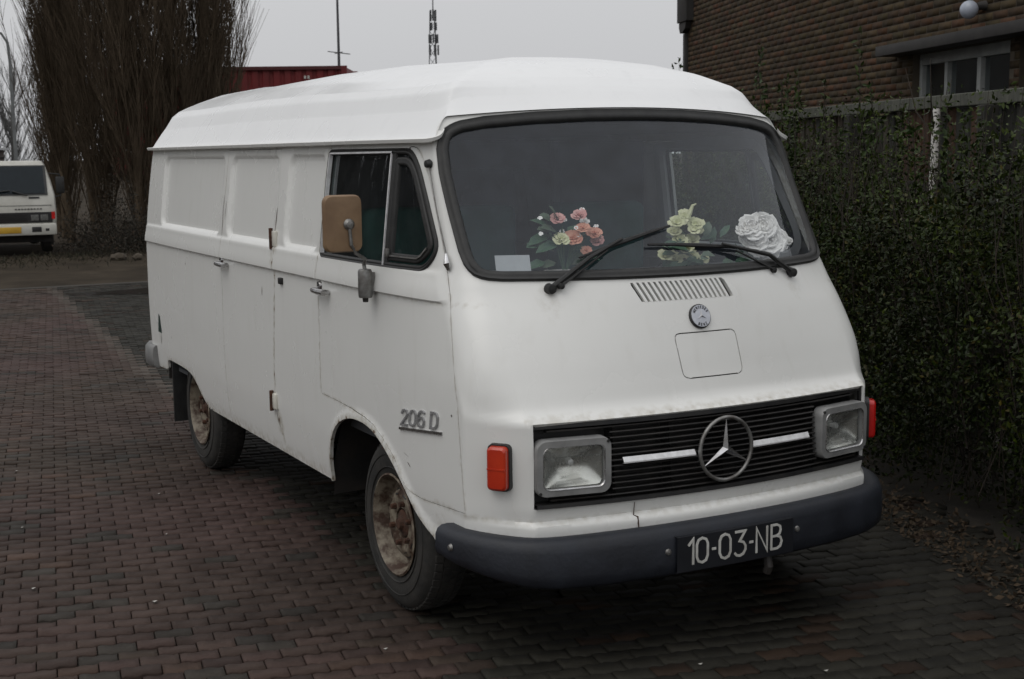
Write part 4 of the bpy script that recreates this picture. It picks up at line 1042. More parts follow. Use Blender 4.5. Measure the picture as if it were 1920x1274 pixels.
# cream flowers
c0 = (.42, .13, 1.262)
t = empty('cream_bouquet', c0, 'arrangement of cream yellow silk flowers with one tall curling spike', 'flowers')
for (y, z, r) in ((.085, 1.430, .030), (.125, 1.432, .028), (.15, 1.455, .024), (.185, 1.418, .034), (.165, 1.40, .024), (.095, 1.395, .026), (.11, 1.365, .032), (.175, 1.362, .030), (.205, 1.395, .018), (.13, 1.335, .03), (.05, 1.31, .028), (.10, 1.30, .03), (.17, 1.305, .03), (.22, 1.29, .024)):
    mb = MB(); petals(mb, rel((.42 + rd.uniform(-.02, .03), y, z), c0), r, 2, 6, rd, openness=.6); mb.build('flower', 'cream_petal', t, smooth=0)
MB().tube([(.0, .02, .18), (.0, .035, .205), (.0, .045, .228), (.0, .062, .234)], [.010, .008, .006, .002], 6).build('flower_spike', 'cream_petal', t)
for k in range(22):
    a = rd.uniform(0, 6.28); h = rd.uniform(.015, .13); mb = MB()
    leaf_shape(mb, (rd.uniform(-.02, .05), rd.uniform(-.10, .16), h), (rd.uniform(0, .5), math.cos(a), rd.uniform(-.2, .7)), (.5, 0, .8), rd.uniform(.04, .08), rd.uniform(.02, .04))
    mb.build('leaf', 'pale_leaf' if rd.random() < .55 else 'silk_leaf', t, smooth=0)
MB().box((-.03, -.07, .001), (.03, .08, .03), .008).build('base', 'silk_leaf', t)
# big white ruffled flower
c0 = (.36, .47, 1.262)
t = empty('fabric_flower', c0, 'large ruffled white fabric flower lying in the far corner of the dashboard', 'flower')
for (y, z, r) in ((.455, 1.392, .050), (.505, 1.398, .052), (.545, 1.372, .050), (.475, 1.355, .056), (.525, 1.345, .058), (.575, 1.345, .044), (.495, 1.318, .046), (.535, 1.305, .042)):
    mb = MB(); petals(mb, rel((.405 + rd.uniform(-.015, .015), y, z), c0), r*1.05, 5, 9, rd, up=Vector((.8, -.35 + rd.uniform(-.4, .4), .45 + rd.uniform(-.3, .3))), openness=rd.uniform(.3, .9)); mb.build('ruffle', 'white_petal', t, smooth=0)
for (y, z, r) in ((.425, 1.388, .030), (.41, 1.382, .022), (.61, 1.342, .030), (.60, 1.318, .026), (.635, 1.338, .022)):
    mb = MB(); petals(mb, rel((.405, y, z), c0), r, 3, 7, rd, openness=.4); mb.build('ruffle', 'white_petal', t, smooth=0)
for k in range(18):
    a = rd.uniform(0, 6.28); mb = MB()
    leaf_shape(mb, (rd.uniform(.0, .05), rd.uniform(-.10, .20), rd.uniform(.01, .09)), (rd.uniform(0, .5), math.cos(a), rd.uniform(-.1, .5)), (.5, 0, .8), rd.uniform(.05, .08), rd.uniform(.025, .04))
    mb.build('leaf', 'silk_leaf', t, smooth=0)
# card leaning on the windscreen
t = MB()
a_, b_ = Vector((.455, -.655, 1.264)), Vector((.50, -.545, 1.264)); up_ = Vector((-.055, .02, .078))
t.add([a_, b_, b_ + up_, a_ + up_, a_ + Vector((-.002, 0, 0)), b_ + Vector((-.002, 0, 0)), b_ + up_ + Vector((-.002, 0, 0)), a_ + up_ + Vector((-.002, 0, 0))], [(0, 1, 2, 3), (7, 6, 5, 4), (0, 4, 5, 1), (1, 5, 6, 2), (2, 6, 7, 3), (3, 7, 4, 0)])
o = t.build('paper_card', 'card', None, smooth=0); tag(o, 'pale paper card propped inside the windscreen corner', 'card')
# ---------------------------------------------------------------- ground
mat('earth', (.026, .021, .015), .95, (.050, .040, .029), 1.3, spec=.08, detail=8, bump=.6, bscale=30)
mat('bed_sand', (.018, .016, .012), .95, (.034, .028, .021), 6, bump=.4)
mat('paver_stone', (1, 1, 1), .62, (.62, .60, .58), 5, detail=8, spec=.2, attr='tint', bump=.35, bscale=90, rough2=.9)
mat('dark_gloss', (.010, .009, .008), .25, (.016, .014, .012), 5)
mat('litter_pale', (.40, .39, .36), .8)
def sheet(name, pts, z, material, parent=None, kind='structure'):
    me = mesh_np(name, [(x, y, z) for x, y in pts], [np.arange(len(pts))[None]], material)
    return tag(link(name, me, parent), kind=kind)
sheet('ground', [(-900, -900), (500, -900), (500, 900), (-900, 900)], -.03, 'earth')
er = np.array([.166, .986]); er /= np.linalg.norm(er); ec = np.array([er[1], -er[0]])      # along a course of pavers, and towards the camera
def bay_y(x): return -.283 - (x + 6.72) * .0735        # the joint between the lane and the parking bay
pav = sheet('pavement', [(-13.9, -9), (4.5, -9), (4.5, 2.6), (-13.9, 6.0)], -.018, 'bed_sand')
PL, PW, GAP = .132, .084, .0036
camv = np.array(cam.location); cf = np.array(_f); cr_ = np.array(_r); cu_ = np.array(_u)
def to_px(p):
    d = p - camv; z = d @ cf; return 960 + 2513.36*(d @ cr_)/z, 637 - 2513.36*(d @ cu_)/z, z
def paver_outline(seed, gap=GAP):
    def w(s): return .0075 * (2/math.pi) * math.asin(math.sin(2*math.pi*s/(PL/2)))
    h = PL/2 - gap/2; ss = np.array([-h, -PL*3/8, -PL/8 - .006, -PL/8 + .006, PL/8 - .006, PL/8 + .006, PL*3/8, h])
    lo = [(s, -PW/2 + gap/2 + w(s)) for s in ss]; hi = [(s, PW/2 - gap/2 + w(s)) for s in ss[::-1]]
    return np.array(lo + hi)
OUT = paver_outline(0); NO = len(OUT)
INN = OUT * [.972, .945]
cells = []
for i in range(-175, 60):
    for j in range(-95, 80):
        c = ec * (i * PW) + er * ((j + .5 * (i % 2)) * PL)
        x, y = c
        if not (-13.85 < x < 2.4 and -7 < y < 2.3): continue
        if y > 1.75 + (-.171 - x) * .365 + .25: continue
        u, v, z = to_px(np.array([x, y, 0.]))
        if z < 1 or u < -90 or u > 2010 or v > 1420: continue
        inbay = y > bay_y(x)
        if y > .9 and -8.5 < x < -.35 and inbay: continue              # behind the van
        cells.append((z, x, y, inbay, i, j))
cells.sort()
def under_van(x, y): return -3.2 < x < .0 and .25 < y < .9
vis = [c for c in cells if not (under_van(c[1], c[2]))]
def paver_tint(x, y, inbay, r):
    n = .5 + .5*math.sin(1.7*x + 2.1*math.sin(1.3*y)) * math.sin(1.1*y - .7*x + 1.3)
    n2 = .5 + .5*math.sin(2.9*y + 1.4*math.sin(2.3*x)) * math.sin(3.7*x - 1.2*y)
    if x < -5 and abs(y - bay_y(x)) < .05: return np.array([.085, .070, .058]) * (.8 + .3*r.random())
    if inbay: b = np.array([.023, .0215, .0165]); b = b * (.70 + .6*r.random()); b = b * (np.array([1.35, .9, .75]) if r.random() < .12 else 1)
    else:
        b = np.array([.066, .044, .041])*n + np.array([.050, .039, .031])*(1 - n)
        if r.random() < .05 + .10*(n2 > .72): b = np.array([.042, .038, .034])
        if r.random() < .04: b = np.array([.070, .047, .038])
        b = b * (1 - .30*max(0, n2 - .55)/.45)
        b = b * (.88 + .22*r.random())
        b = b * [1.04, .985, .925]
        d = y - bay_y(x)
        if d > -.9 and x > -1.0: b = b * (1 - .35*(d + .9)/.9)         # stones darken towards the bay
    return b
def paver_geo(rnd):
    t1, t2, dz = rnd.gauss(0, .018), rnd.gauss(0, .028), rnd.gauss(0, .0016)
    top = [(a, b, dz + t1*a + t2*b) for a, b in INN]; mid = [(a, b, dz + t1*a + t2*b - .004) for a, b in OUT]; bot = [(a, b, -.03) for a, b in OUT]
    return np.array(top + mid + bot)
PAVF4 = np.concatenate([np.stack([np.arange(NO) + k*NO, np.arange(NO) + (k+1)*NO, (np.arange(NO)+1) % NO + (k+1)*NO, (np.arange(NO)+1) % NO + k*NO], -1) for k in (0, 1)])
PAVT = np.arange(NO)[None]
rv = random.Random(3); variants = {}
ROTZ = math.atan2(er[1], er[0])
for k in range(44):
    inb = k >= 30
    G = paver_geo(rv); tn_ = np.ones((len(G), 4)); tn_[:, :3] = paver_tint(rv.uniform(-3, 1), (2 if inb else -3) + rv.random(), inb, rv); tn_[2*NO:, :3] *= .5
    variants.setdefault(inb, []).append(mesh_np('paver', G, [PAVT, PAVF4], 'paver_stone', None, {'tint': ('POINT', 'FLOAT_COLOR', tn_)}))
for z, x, y, inb, i, j in vis[:300]:
    o = link('paver', rv.choice(variants[inb]), pav); o.location = (x, y, 0); o.rotation_euler = (0, 0, ROTZ + rv.gauss(0, .006) + (math.pi if rv.random() < .5 else 0))
rest = vis[300:]
c_, s_ = math.cos(ROTZ), math.sin(ROTZ)
Vs, Ts, F4, FN = [], [], [], []; k0 = 0
for z, x, y, inb, i, j in rest:
    G = paver_geo(rv); G = np.stack([G[:, 0]*c_ - G[:, 1]*s_ + x, G[:, 0]*s_ + G[:, 1]*c_ + y, G[:, 2]], -1)
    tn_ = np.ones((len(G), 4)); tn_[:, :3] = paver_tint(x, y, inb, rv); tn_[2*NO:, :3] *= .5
    Vs.append(G); Ts.append(tn_); F4.append(PAVF4 + k0); FN.append(PAVT + k0); k0 += len(G)
me = mesh_np('paver_field', np.concatenate(Vs), [np.concatenate(FN), np.concatenate(F4)], 'paver_stone', None, {'tint': ('POINT', 'FLOAT_COLOR', np.concatenate(Ts))})
tag(link('paver_field', me, pav), kind='stuff')
# far end: dark glossy strip laid flat on the pavers, and kerb
tag(sheet('dark_strip', [(-12.95, .25), (-12.9, .7), (-13.2, 1.6), (-13.0, 2.4), (-12.3, 2.5), (-12.15, 1.4), (-12.45, .8), (-12.6, .3)], .004, 'dark_gloss'), kind='structure')
kerb = tag(MB().box((-14.05, -9, -.03), (-13.87, 6, .004), .004).build('kerb', 'bed_sand'), kind='structure')
lit = MB()
for (x, y) in ((-1.45, -1.35), (-.55, -1.62), (-2.2, -1.2), (-.95, -2.0), (.62, -1.28), (-3.1, -1.75), (.35, -1.05), (1.0, -.2), (1.25, .12), (-1.9, -1.9)):
    s = rv.uniform(.006, .012); lit.add([(x - s, y - s*.6, .006), (x + s, y - s*.4, .008), (x + s*.7, y + s*.7, .012), (x - s*.8, y + s*.5, .007)], [(0, 1, 2, 3)])
tag(lit.build('litter', 'litter_pale', None, smooth=0), 'scattered pale crumbs of litter on the pavers', 'litter', kind='stuff')
# ---------------------------------------------------------------- hedge, fence, building behind the van
D = np.array([-.939, .343]); D /= np.linalg.norm(D); NRM = np.array([.343, .939]); NRM /= np.linalg.norm(NRM)
def along(s, n): return D*s + NRM*n           # s: away along the fence line, n: distance behind it
mat('leaf_dark', (.010, .019, .003), .5, (.022, .029, .005), 3, spec=.2, attr='tint')
mat('twig', (.020, .015, .010), .85, (.034, .024, .016), 20)
mat('leaf_litter', (.040, .028, .016), .9, (.07, .045, .024), 14)
def leaves(C, size, up_bias, rng, tint, asp=.5):
    """Folded leaf: two triangles about a midrib, at each of the points C."""
    n = len(C); d = rng.normal(size=(n, 3)); d[:, 2] += up_bias; d /= np.linalg.norm(d, axis=1)[:, None]
    w = np.cross(d, rng.normal(size=(n, 3))); w /= np.linalg.norm(w, axis=1)[:, None]; nn = np.cross(d, w)
    s = (size * rng.uniform(.6, 1.3, n))[:, None]
    a = C; b = C + d*s*.5 + w*s*asp*.5 + nn*s*.12; c = C + d*s; e = C + d*s*.5 - w*s*asp*.5 + nn*s*.12
    V = np.stack([a, b, c, e], 1).reshape(-1, 3); k = np.arange(n)[:, None]*4
    F = np.concatenate([k + [0, 1, 2], k + [0, 2, 3]], 0)
    T = np.ones((n, 4, 4)); T[..., :3] = tint[:, None, :]
    return V, F, T.reshape(-1, 4)
def segs(name, P0_, P1_, R0, R1, material, parent, k=3, kind=None):
    """Three-sided tapered sticks."""
    d = P1_ - P0_; d /= np.linalg.norm(d, axis=1)[:, None] + 1e-9
    ref = np.where(np.abs(d[:, 2:3]) < .9, [[0, 0, 1.]], [[1., 0, 0]]); a = np.cross(d, ref); a /= np.linalg.norm(a, axis=1)[:, None]; b = np.cross(d, a)
    rings = []
    for P_, R in ((P0_, R0), (P1_, R1)):
        for j in range(k):
            t = 2*math.pi*j/k; rings.append(P_ + (a*math.cos(t) + b*math.sin(t))*np.asarray(R)[:, None])
    V = np.stack(rings, 1).reshape(-1, 3); q = np.arange(len(P0_))[:, None]*2*k
    F = np.concatenate([q + [j, (j+1) % k, k + (j+1) % k, k + j] for j in range(k)], 0)
    return tag(link(name, mesh_np(name, V, F, material, 180), parent), kind=kind)
# hedge
o = along(1.2, 1.72)
hedge = empty('hedge', (o[0], o[1], 0), 'tall dark evergreen hedge with loose shoots growing beside the van', 'hedge')
rg = np.random.default_rng(5)
def hedge_pts(n, s0, s1, n0, n1, ztop):
    s = rg.uniform(s0, s1, n); q = rg.uniform(0, 1, n) ** 1.3; nn = n0 + (n1 - n0)*q
    zt = ztop + .16*np.sin(s*2.3 + 1) + .10*np.sin(s*5.9) + .07*rg.normal(size=n); z = .02 + (zt - .02)*rg.uniform(0, 1, n) ** .85
    bulge = .10*np.sin(s*3.1 + z*2) + .09*np.sin(z*6 + s*1.7) + .10*(z < .35)
    nn = nn + bulge
    return np.stack([D[0]*s + NRM[0]*nn, D[1]*s + NRM[1]*nn, z], -1), zt
C, zt = hedge_pts(150000, -2.2, 5.2, 1.66, 2.45, 1.45)
# thin out clumps so that gaps and darker hollows show
h = np.sin(C[:, 0]*7.1 + C[:, 2]*5)*np.sin(C[:, 1]*6.3 - C[:, 2]*7.7) + .6*np.sin(C[:, 0]*15 + C[:, 1]*13)*np.sin(C[:, 2]*17)
keep = (h > -.35) | (rg.uniform(size=len(C)) < .28)
keep &= rg.uniform(size=len(C)) < np.clip(1.35 - (C[:, 2] - .9)/.9, .3, 1)
C = C[keep] - [o[0], o[1], 0]
clump = 1 + .45*np.sin(C[:, 0]*5.3 + 2*np.sin(C[:, 2]*4.1))*np.sin(C[:, 2]*6.7 + C[:, 1]*4.9)
tint = clump[:, None]*np.clip(rg.normal(1, .32, (len(C), 1)), .35, 2) * np.where(rg.uniform(size=(len(C), 1)) < .10, [[1.9, 1.1, .7]], np.where(rg.uniform(size=(len(C), 1)) < .06, [[2.0, 1.9, .8]], [[1, 1, 1.]]))
V, F, T = leaves(C, .029, .25, rg, tint)
tag(link('foliage', mesh_np('foliage', V, F, 'leaf_dark', None, {'tint': ('POINT', 'FLOAT_COLOR', T)}), hedge), kind='stuff')
# twigs and stems inside
n = 1700; s = rg.uniform(-2.2, 5.2, n); nn = rg.uniform(1.75, 2.5, n); z0 = rg.uniform(0, 1.35, n); ln = rg.uniform(.25, .8, n)
A = np.stack([D[0]*s + NRM[0]*nn, D[1]*s + NRM[1]*nn, z0], -1); Bq = A + np.stack([rg.normal(0, .12, n), rg.normal(0, .12, n), ln], -1)
Bq[:, 2] = np.minimum(Bq[:, 2], 1.96)
segs('stems', A - [o[0], o[1], 0], Bq - [o[0], o[1], 0], np.full(n, .0038), np.full(n, .0014), 'twig', hedge, kind='stuff')
# loose twigs and small leaves thinning out upwards in front of the fence
m_ = 46000; s = -2.2 + 9.4*rg.uniform(0, 1, m_)**.75; nn = rg.uniform(1.85, 2.72, m_); z = 1.15 + .85*rg.uniform(0, 1, m_)**1.7
dens = .35 + .65*(np.sin(s*4.1 + 1.3*np.sin(s*9.7)) > -.1)
keep = rg.uniform(size=m_) < dens*np.clip(1.25 - (z - 1.15)/.8, .12, 1)
C = np.stack([D[0]*s + NRM[0]*nn, D[1]*s + NRM[1]*nn, z], -1)[keep] - [o[0], o[1], 0]
V, F, T = leaves(C, .030, .5, rg, np.clip(rg.normal(1.25, .3, (len(C), 1)), .5, 2.2)*np.array([[1.3, 1.3, .8]]), .45)
tag(link('loose_foliage', mesh_np('loose_foliage', V, F, 'leaf_dark', None, {'tint': ('POINT', 'FLOAT_COLOR', T)}), hedge), kind='stuff')
# tall leafy shoots standing out of the hedge
for k in range(48):
    s = -1.2 + 6.9*k/46 + rg.uniform(-.1, .1) if k < 46 else 7.10 + .06*(k - 46); nn = rg.uniform(1.95, 2.6) if k < 46 else 2.3; top = rg.uniform(1.6, 2.02) + (rg.uniform(.25, .62) if s > 3.0 and k % 3 else 0)
    if k >= 46: top = 2.53 - .06*(k - 46)
    b = np.array([*along(s, nn), .9]); e = b + [rg.normal(0, .08), rg.normal(0, .08), top - .9]
    m_ = 95; t = rg.uniform(.10, 1, m_)[:, None]; C = b + (e - b)*t + rg.normal(0, .010, (m_, 3)) - [o[0], o[1], 0]
    V, F, T = leaves(C, .048, .6, rg, np.clip(rg.normal(1.3, .3, (m_, 1)), .5, 2.2)*np.array([[.95, 1.1, .8]]), .42)
    sh = tag(link('shoot', mesh_np('shoot', V, F, 'leaf_dark', None, {'tint': ('POINT', 'FLOAT_COLOR', T)}), hedge), kind='stuff')
    segs('stem', np.array([b]) - [o[0], o[1], 0], np.array([e]) - [o[0], o[1], 0], [.006], [.002], 'twig', sh)
# dead leaves along the hedge foot
m_ = 2600; s = rg.uniform(-2.2, 3, m_); nn = 1.62 + np.abs(rg.normal(0, .22, m_)) - .18; C = np.stack([D[0]*s + NRM[0]*nn, D[1]*s + NRM[1]*nn, rg.uniform(.002, .018, m_)], -1)
V, F, T = leaves(C, .035, 0, rg, np.ones((m_, 3)))
V[:, 2] = np.clip(V[:, 2], .003, .03)
tag(link('fallen_leaves', mesh_np('fallen_leaves', V, F, 'leaf_litter')), 'dead brown leaves along the hedge foot', 'leaves', kind='stuff')
# fence
mat('fence_wood', (.022, .021, .017), .85, (.042, .039, .031), 4, stretch=(14, 14, 1.5), bump=.3, attr='tint')
f0 = along(-2.0, 2.82); fence = empty('slat_fence', (f0[0], f0[1], 0), 'weathered vertical slat fence with flat top rail behind the hedge', 'fence')
fr = math.atan2(D[1], D[0]); fence.rotation_euler = (0, 0, fr)
def tinted(mb, name, material, tint, parent, smooth=0):
    me = mb.mesh(name, material, smooth); at = me.attributes.new('tint', 'FLOAT_COLOR', 'POINT'); n = len(me.vertices)
    at.data.foreach_set('color', np.tile(np.r_[tint, 1], n).astype(np.float32)); return me
slm = [tinted(MB().box((-.039, -.010, .05), (.039, .010, 1.93), .003), 'slat', 'fence_wood', t_, None) for t_ in ((1, 1, 1), (.8, .85, .85), (1.1, .85, .7), (1.25, 1.1, .95), (.6, .62, .6), (1.6, .8, .5))]
k = 0; x = .05
while x < 10:
    ob = link('slat', random.choice(slm), fence); ob.location = (x, random.gauss(0, .003), random.gauss(0, .006)); ob.rotation_euler = (0, random.gauss(0, .006), 0); x += .105 if random.random() > .04 else .16
link('top_rail', tinted(MB().box((0, -.05, 1.935), (10, .06, 2.012), .006), 'top_rail', 'fence_wood', (2.2, 2.4, 2.4), None), fence)
for z in (.5, 1.4): link('cross_rail', tinted(MB().box((0, .012, z), (10, .05, z + .08), .004), 'cross_rail', 'fence_wood', (.7, .7, .7), None), fence)
for i in range(6): ob = link('fence_post', tinted(MB().box((-.045, .052, -.03), (.045, .14, 1.93), .005), 'fence_post', 'fence_wood', (.6, .6, .6), None), fence); ob.location = (.2 + 1.95*i, 0, 0)
# pale birch stem in front of the fence
mat('birch_bark', (.60, .58, .55), .8, (.05, .045, .04), 9, stretch=(3, 3, 9), contrast=(.54, .62), bump=.3)
b0 = np.array([*(_c := along(0, 0)), 0])
bp = np.array([-1.66, 3.50])
birch = empty('birch_tree', (bp[0], bp[1], 0), 'slim pale birch stem with dark marks standing in front of the fence', 'tree')
MB().tube([(0, 0, 0), (.01, .0, .6), (-.01, .01, 1.2), (.012, 0, 1.6), (.0, .02, 1.93)], [.034, .030, .027, .025, .023], 10).build('trunk', 'birch_bark', birch, smooth=60)
mb = MB()
for k in range(7):
    a = rg.uniform(0, 6.28); z = rg.uniform(1.3, 1.85); mb.tube([(0, 0, z), (.12*math.cos(a), .12*math.sin(a), z + .15), (.2*math.cos(a), .2*math.sin(a), z + .42)], [.007, .005, .002], 5)
mb.build('crown', 'twig', birch)
# building
mat('brick', (.060, .042, .026), .9, (.044, .031, .020), 7, spec=.15, attr='tint', bump=.15, bscale=60)
mat('mortar', (.078, .063, .045), .95, (.058, .047, .034), 12, bump=.3)
mat('dark_trim', (.016, .015, .014), .7, (.03, .027, .025), 8)
mat('frame_paint', (.30, .31, .30), .5, (.22, .23, .22), 9)
mat('globe_glass', (.42, .45, .52), .25, (.34, .37, .43), 5)
mat('room_dark', (.015, .015, .016), .8)
glass('window_glass', (.45, .5, .5), film_amt=.03)
w0 = along(0, 3.957); WN = 3.957
bld = empty('brick_building', (w0[0], w0[1], 0), 'low dark brown brick building with eaves and one white framed window', 'building'); bld.rotation_euler = (0, 0, fr)
# in the building's frame x runs away along the wall, y towards the road is -? : local +y
yd = np.array([-math.sin(fr), math.cos(fr)]); SG = 1.0 if yd @ NRM < 0 else -1.0        # SG*y points at the road
def sw(p): return float((np.array(p) - w0) @ D)
S_END = sw((-10.65, 8.10)); S_W0, S_W1 = sw((-4.06, 5.70)), sw((-2.55, 5.14)); S_MIN = 2.45
ZW0, ZW1 = 1.35, 2.47
S_D0, S_D1 = sw((-2.42, 5.09)), sw((-1.4, 4.72))
mb = MB()
holes = [(S_W1, S_W0, ZW0, ZW1), (S_D1, S_D0, 0.0, 2.47)]
xs_ = sorted({S_MIN, S_END, *[a for h_ in holes for a in h_[:2]]}); zs_ = sorted({0., 4.6, *[a for h_ in holes for a in h_[2:]]})
for a, b in zip(xs_, xs_[1:]):
    for c, d in zip(zs_, zs_[1:]):
        if any(h_[0] - 1e-6 <= a and b <= h_[1] + 1e-6 and h_[2] - 1e-6 <= c and d <= h_[3] + 1e-6 for h_ in holes): continue
        mb.box((a, min(SG*-.30, 0), c), (b, max(SG*-.30, 0), d))
mb.box((S_END - .3, min(SG*-.3, SG*-9), 0), (S_END, max(SG*-.3, SG*-9), 4.6)); mb.box((S_MIN, min(SG*-.3, SG*-9), 0), (S_MIN + .3, max(SG*-.3, SG*-9), 4.6))
wall = mb.build('wall', 'mortar', bld, smooth=0)
bricks = []
CH, BL = .0625, .22
for r in range(14, 66):
    z = r*CH; x = S_MIN + (BL/2 if r % 2 else 0)
    while x < S_END - .02:
        a, b = x + .005, min(x + BL - .005, S_END - .002); zc = z + CH/2
        ok = b - a > .05
        for h_ in holes:
            if zc > h_[2] - .02 and zc < h_[3] + .02:
                if a < h_[1] and b > h_[0]:
                    if a < h_[0] - .06: b = h_[0] - .002
                    elif b > h_[1] + .06: a = h_[1] + .002
                    else: ok = False
        if ok and b - a > .04:
            wp = w0 + D*((a + b)/2); u, v, zz = to_px(np.array([wp[0], wp[1], zc]))
            if -40 < u < 2000 and -60 < v < 420: bricks.append((zz, a, b, z + .0035, z + CH - .0035, u, v))
        x += BL
bricks.sort()
show = [b for b in bricks if -5 < b[5] < 1925 and -5 < b[6] < 250]; ids = set(map(id, show[:300]))
rb = random.Random(9)
def brick_tint():
    t_ = rb.uniform(.74, 1.26); return np.array([t_*rb.uniform(.9, 1.1), t_*rb.uniform(.92, 1.05), t_*rb.uniform(.9, 1.05)]) * (np.array([1.15, .9, .85]) if rb.random() < .10 else 1)
def brick_verts(a, b, c, d, p):
    q = SG*p; y0 = SG*-.02
    return [(a, y0, c), (b, y0, c), (b, y0, d), (a, y0, d), (a, q, c), (b, q, c), (b, q, d), (a, q, d)]
BF = np.array([(4, 5, 6, 7), (0, 1, 5, 4), (1, 2, 6, 5), (2, 3, 7, 6), (3, 0, 4, 7)]); BF = BF if SG < 0 else BF[:, ::-1]
fullb = [mesh_np('brick', np.array(brick_verts(-BL/2 + .005, BL/2 - .005, 0, CH - .007, rb.uniform(.0012, .0024))), BF, 'brick', None, {'tint': ('POINT', 'FLOAT_COLOR', np.tile(np.r_[brick_tint(), 1], 8))}) for _ in range(16)]
Vs, Fs, Ts = [], [], []; k0 = 0
for b in bricks:
    z_, a, e, c, d, u, v = b
    if id(b) in ids and abs((e - a) - (BL - .01)) < 1e-4:
        ob = link('brick', rb.choice(fullb), wall); ob.location = ((a + e)/2, 0, c)
    else:
        Vs += brick_verts(a, e, c, d, rb.uniform(.0012, .0024)); Fs.append(BF + k0); Ts += [np.r_[brick_tint(), 1]]*8; k0 += 8
tag(link('brickwork', mesh_np('brickwork', np.array(Vs), np.concatenate(Fs), 'brick', None, {'tint': ('POINT', 'FLOAT_COLOR', np.array(Ts))}), wall), kind='stuff')
def slab(x0, x1, y0, y1, z0, z1, name, material, par=bld, bev=.004):
    ya, yb = sorted((SG*y0, SG*y1)); return MB().box((x0, ya, z0), (x1, yb, z1), bev).build(name, material, par)
slab(S_D1 - .3, S_W0 + .32, -.02, .20, 2.475, 2.56, 'lintel_canopy', 'dark_trim')
slab(S_W1 - .02, S_W0 + .05, -.05, .06, ZW0 - .06, ZW0 - .002, 'window_sill', 'frame_paint')
wf_ = MB(); fw = .05
def bar(mb, x0, x1, z0, z1, y0=-.14, y1=-.06): ya, yb = sorted((SG*y0, SG*y1)); mb.box((x0, ya, z0), (x1, yb, z1), .004)
bar(wf_, S_W1, S_W1 + fw, ZW0, ZW1); bar(wf_, S_W0 - fw, S_W0, ZW0, ZW1); bar(wf_, S_W1 + fw, S_W0 - fw, ZW0, ZW0 + fw); bar(wf_, S_W1 + fw, S_W0 - fw, ZW1 - .09, ZW1)
xm = S_W1 + (S_W0 - S_W1)*.36; bar(wf_, xm - .03, xm + .03, ZW0 + fw, ZW1 - .09)
xm2 = S_W1 + (S_W0 - S_W1)*.70; bar(wf_, xm2 - .025, xm2 + .025, ZW0 + fw, ZW1 - .09)
win = wf_.build('window', 'frame_paint', bld)
for a, b in ((S_W1 + fw, xm - .03), (xm + .03, xm2 - .025), (xm2 + .025, S_W0 - fw)):
    y = SG*-.10; MB().add([(a, y, ZW0 + fw), (b, y, ZW0 + fw), (b, y, ZW1 - .09), (a, y, ZW1 - .09)], [(0, 1, 2, 3)]).build('pane', 'window_glass', win, smooth=0)
slab(S_MIN, S_END, -2.5, -2.45, 0, 4, 'inner_wall', 'room_dark', bev=0)
slab(S_W1, S_W0, -.30, -.16, ZW0 - .08, ZW0 + .02, 'inner_sill', 'frame_paint')
slab(S_D1, S_D0, -.16, -.10, 0, 2.47, 'door', 'dark_trim')
# eaves at the far corner
slab(S_END - .34, S_END + .13, -.5, .10, 3.40, 4.7, 'eaves_box', 'dark_trim')
mb = MB(); y0, y1 = sorted((SG*-.5, SG*.08)); mb.prism([(S_END + .05, 3.26), (S_END + .10, 3.33), (S_END + .10, 3.395), (S_END - .24, 3.395), (S_END - .20, 3.31), (S_END - .08, 3.27)], y0, y1, axis='Y'); mb.build('corbel', 'dark_trim', bld)
for k in range(9): slab(S_END + .13, S_END + .155, -.5, .06, 3.42 + .14*k, 3.47 + .14*k, 'roof_tile', 'dark_trim', bev=0)
slab(S_END - .085, S_END + .004, -.004, .05, 0, 3.25, 'rain_pipe', 'dark_trim')
for ip, x in enumerate((S_W0 - .12, S_W0 - .55, S_W1 + .15)):
    pot = None
    q = (x, SG*-.22, ZW0 + .02)
    wp = np.array([*(w0 + D*x + NRM*.22), ZW0 + .021])
    pt = MB().lathe([(0, 0), (.045, 0), (.06, .11), (.052, .11), (.05, .09), (0, .09)], 14).build('flower_pot', 'frame_paint'); pt.location = wp
    tag(pt, 'small pale pot inside the brick building window, at the ' + {0: 'far jamb', 1: 'far mullion', 2: 'near jamb'}[ip], 'pot', 'pots on the window sill')
# globe lamp on the wall
gs = sw((-3.20, 5.38)); gp = w0 + D*(gs - .30) - NRM*.13
lamp = empty('wall_lamp', (gp[0], gp[1], 2.715), 'round pale glass globe lamp on the brick wall above the window', 'lamp')
bm = bmesh.new(); bmesh.ops.create_uvsphere(bm, u_segments=32, v_segments=20, radius=.068); MB().bm(bm).build('globe', 'globe_glass', lamp, smooth=180)
tb = Vector((NRM[0], NRM[1], 0)); MB().tube([tb*.06 + Vector((0, 0, .02)), tb*.10 + Vector((0, 0, .03)), tb*.135 + Vector((0, 0, .03))], [.03, .032, .04], 12).build('lamp_bracket', 'dark_trim', lamp)
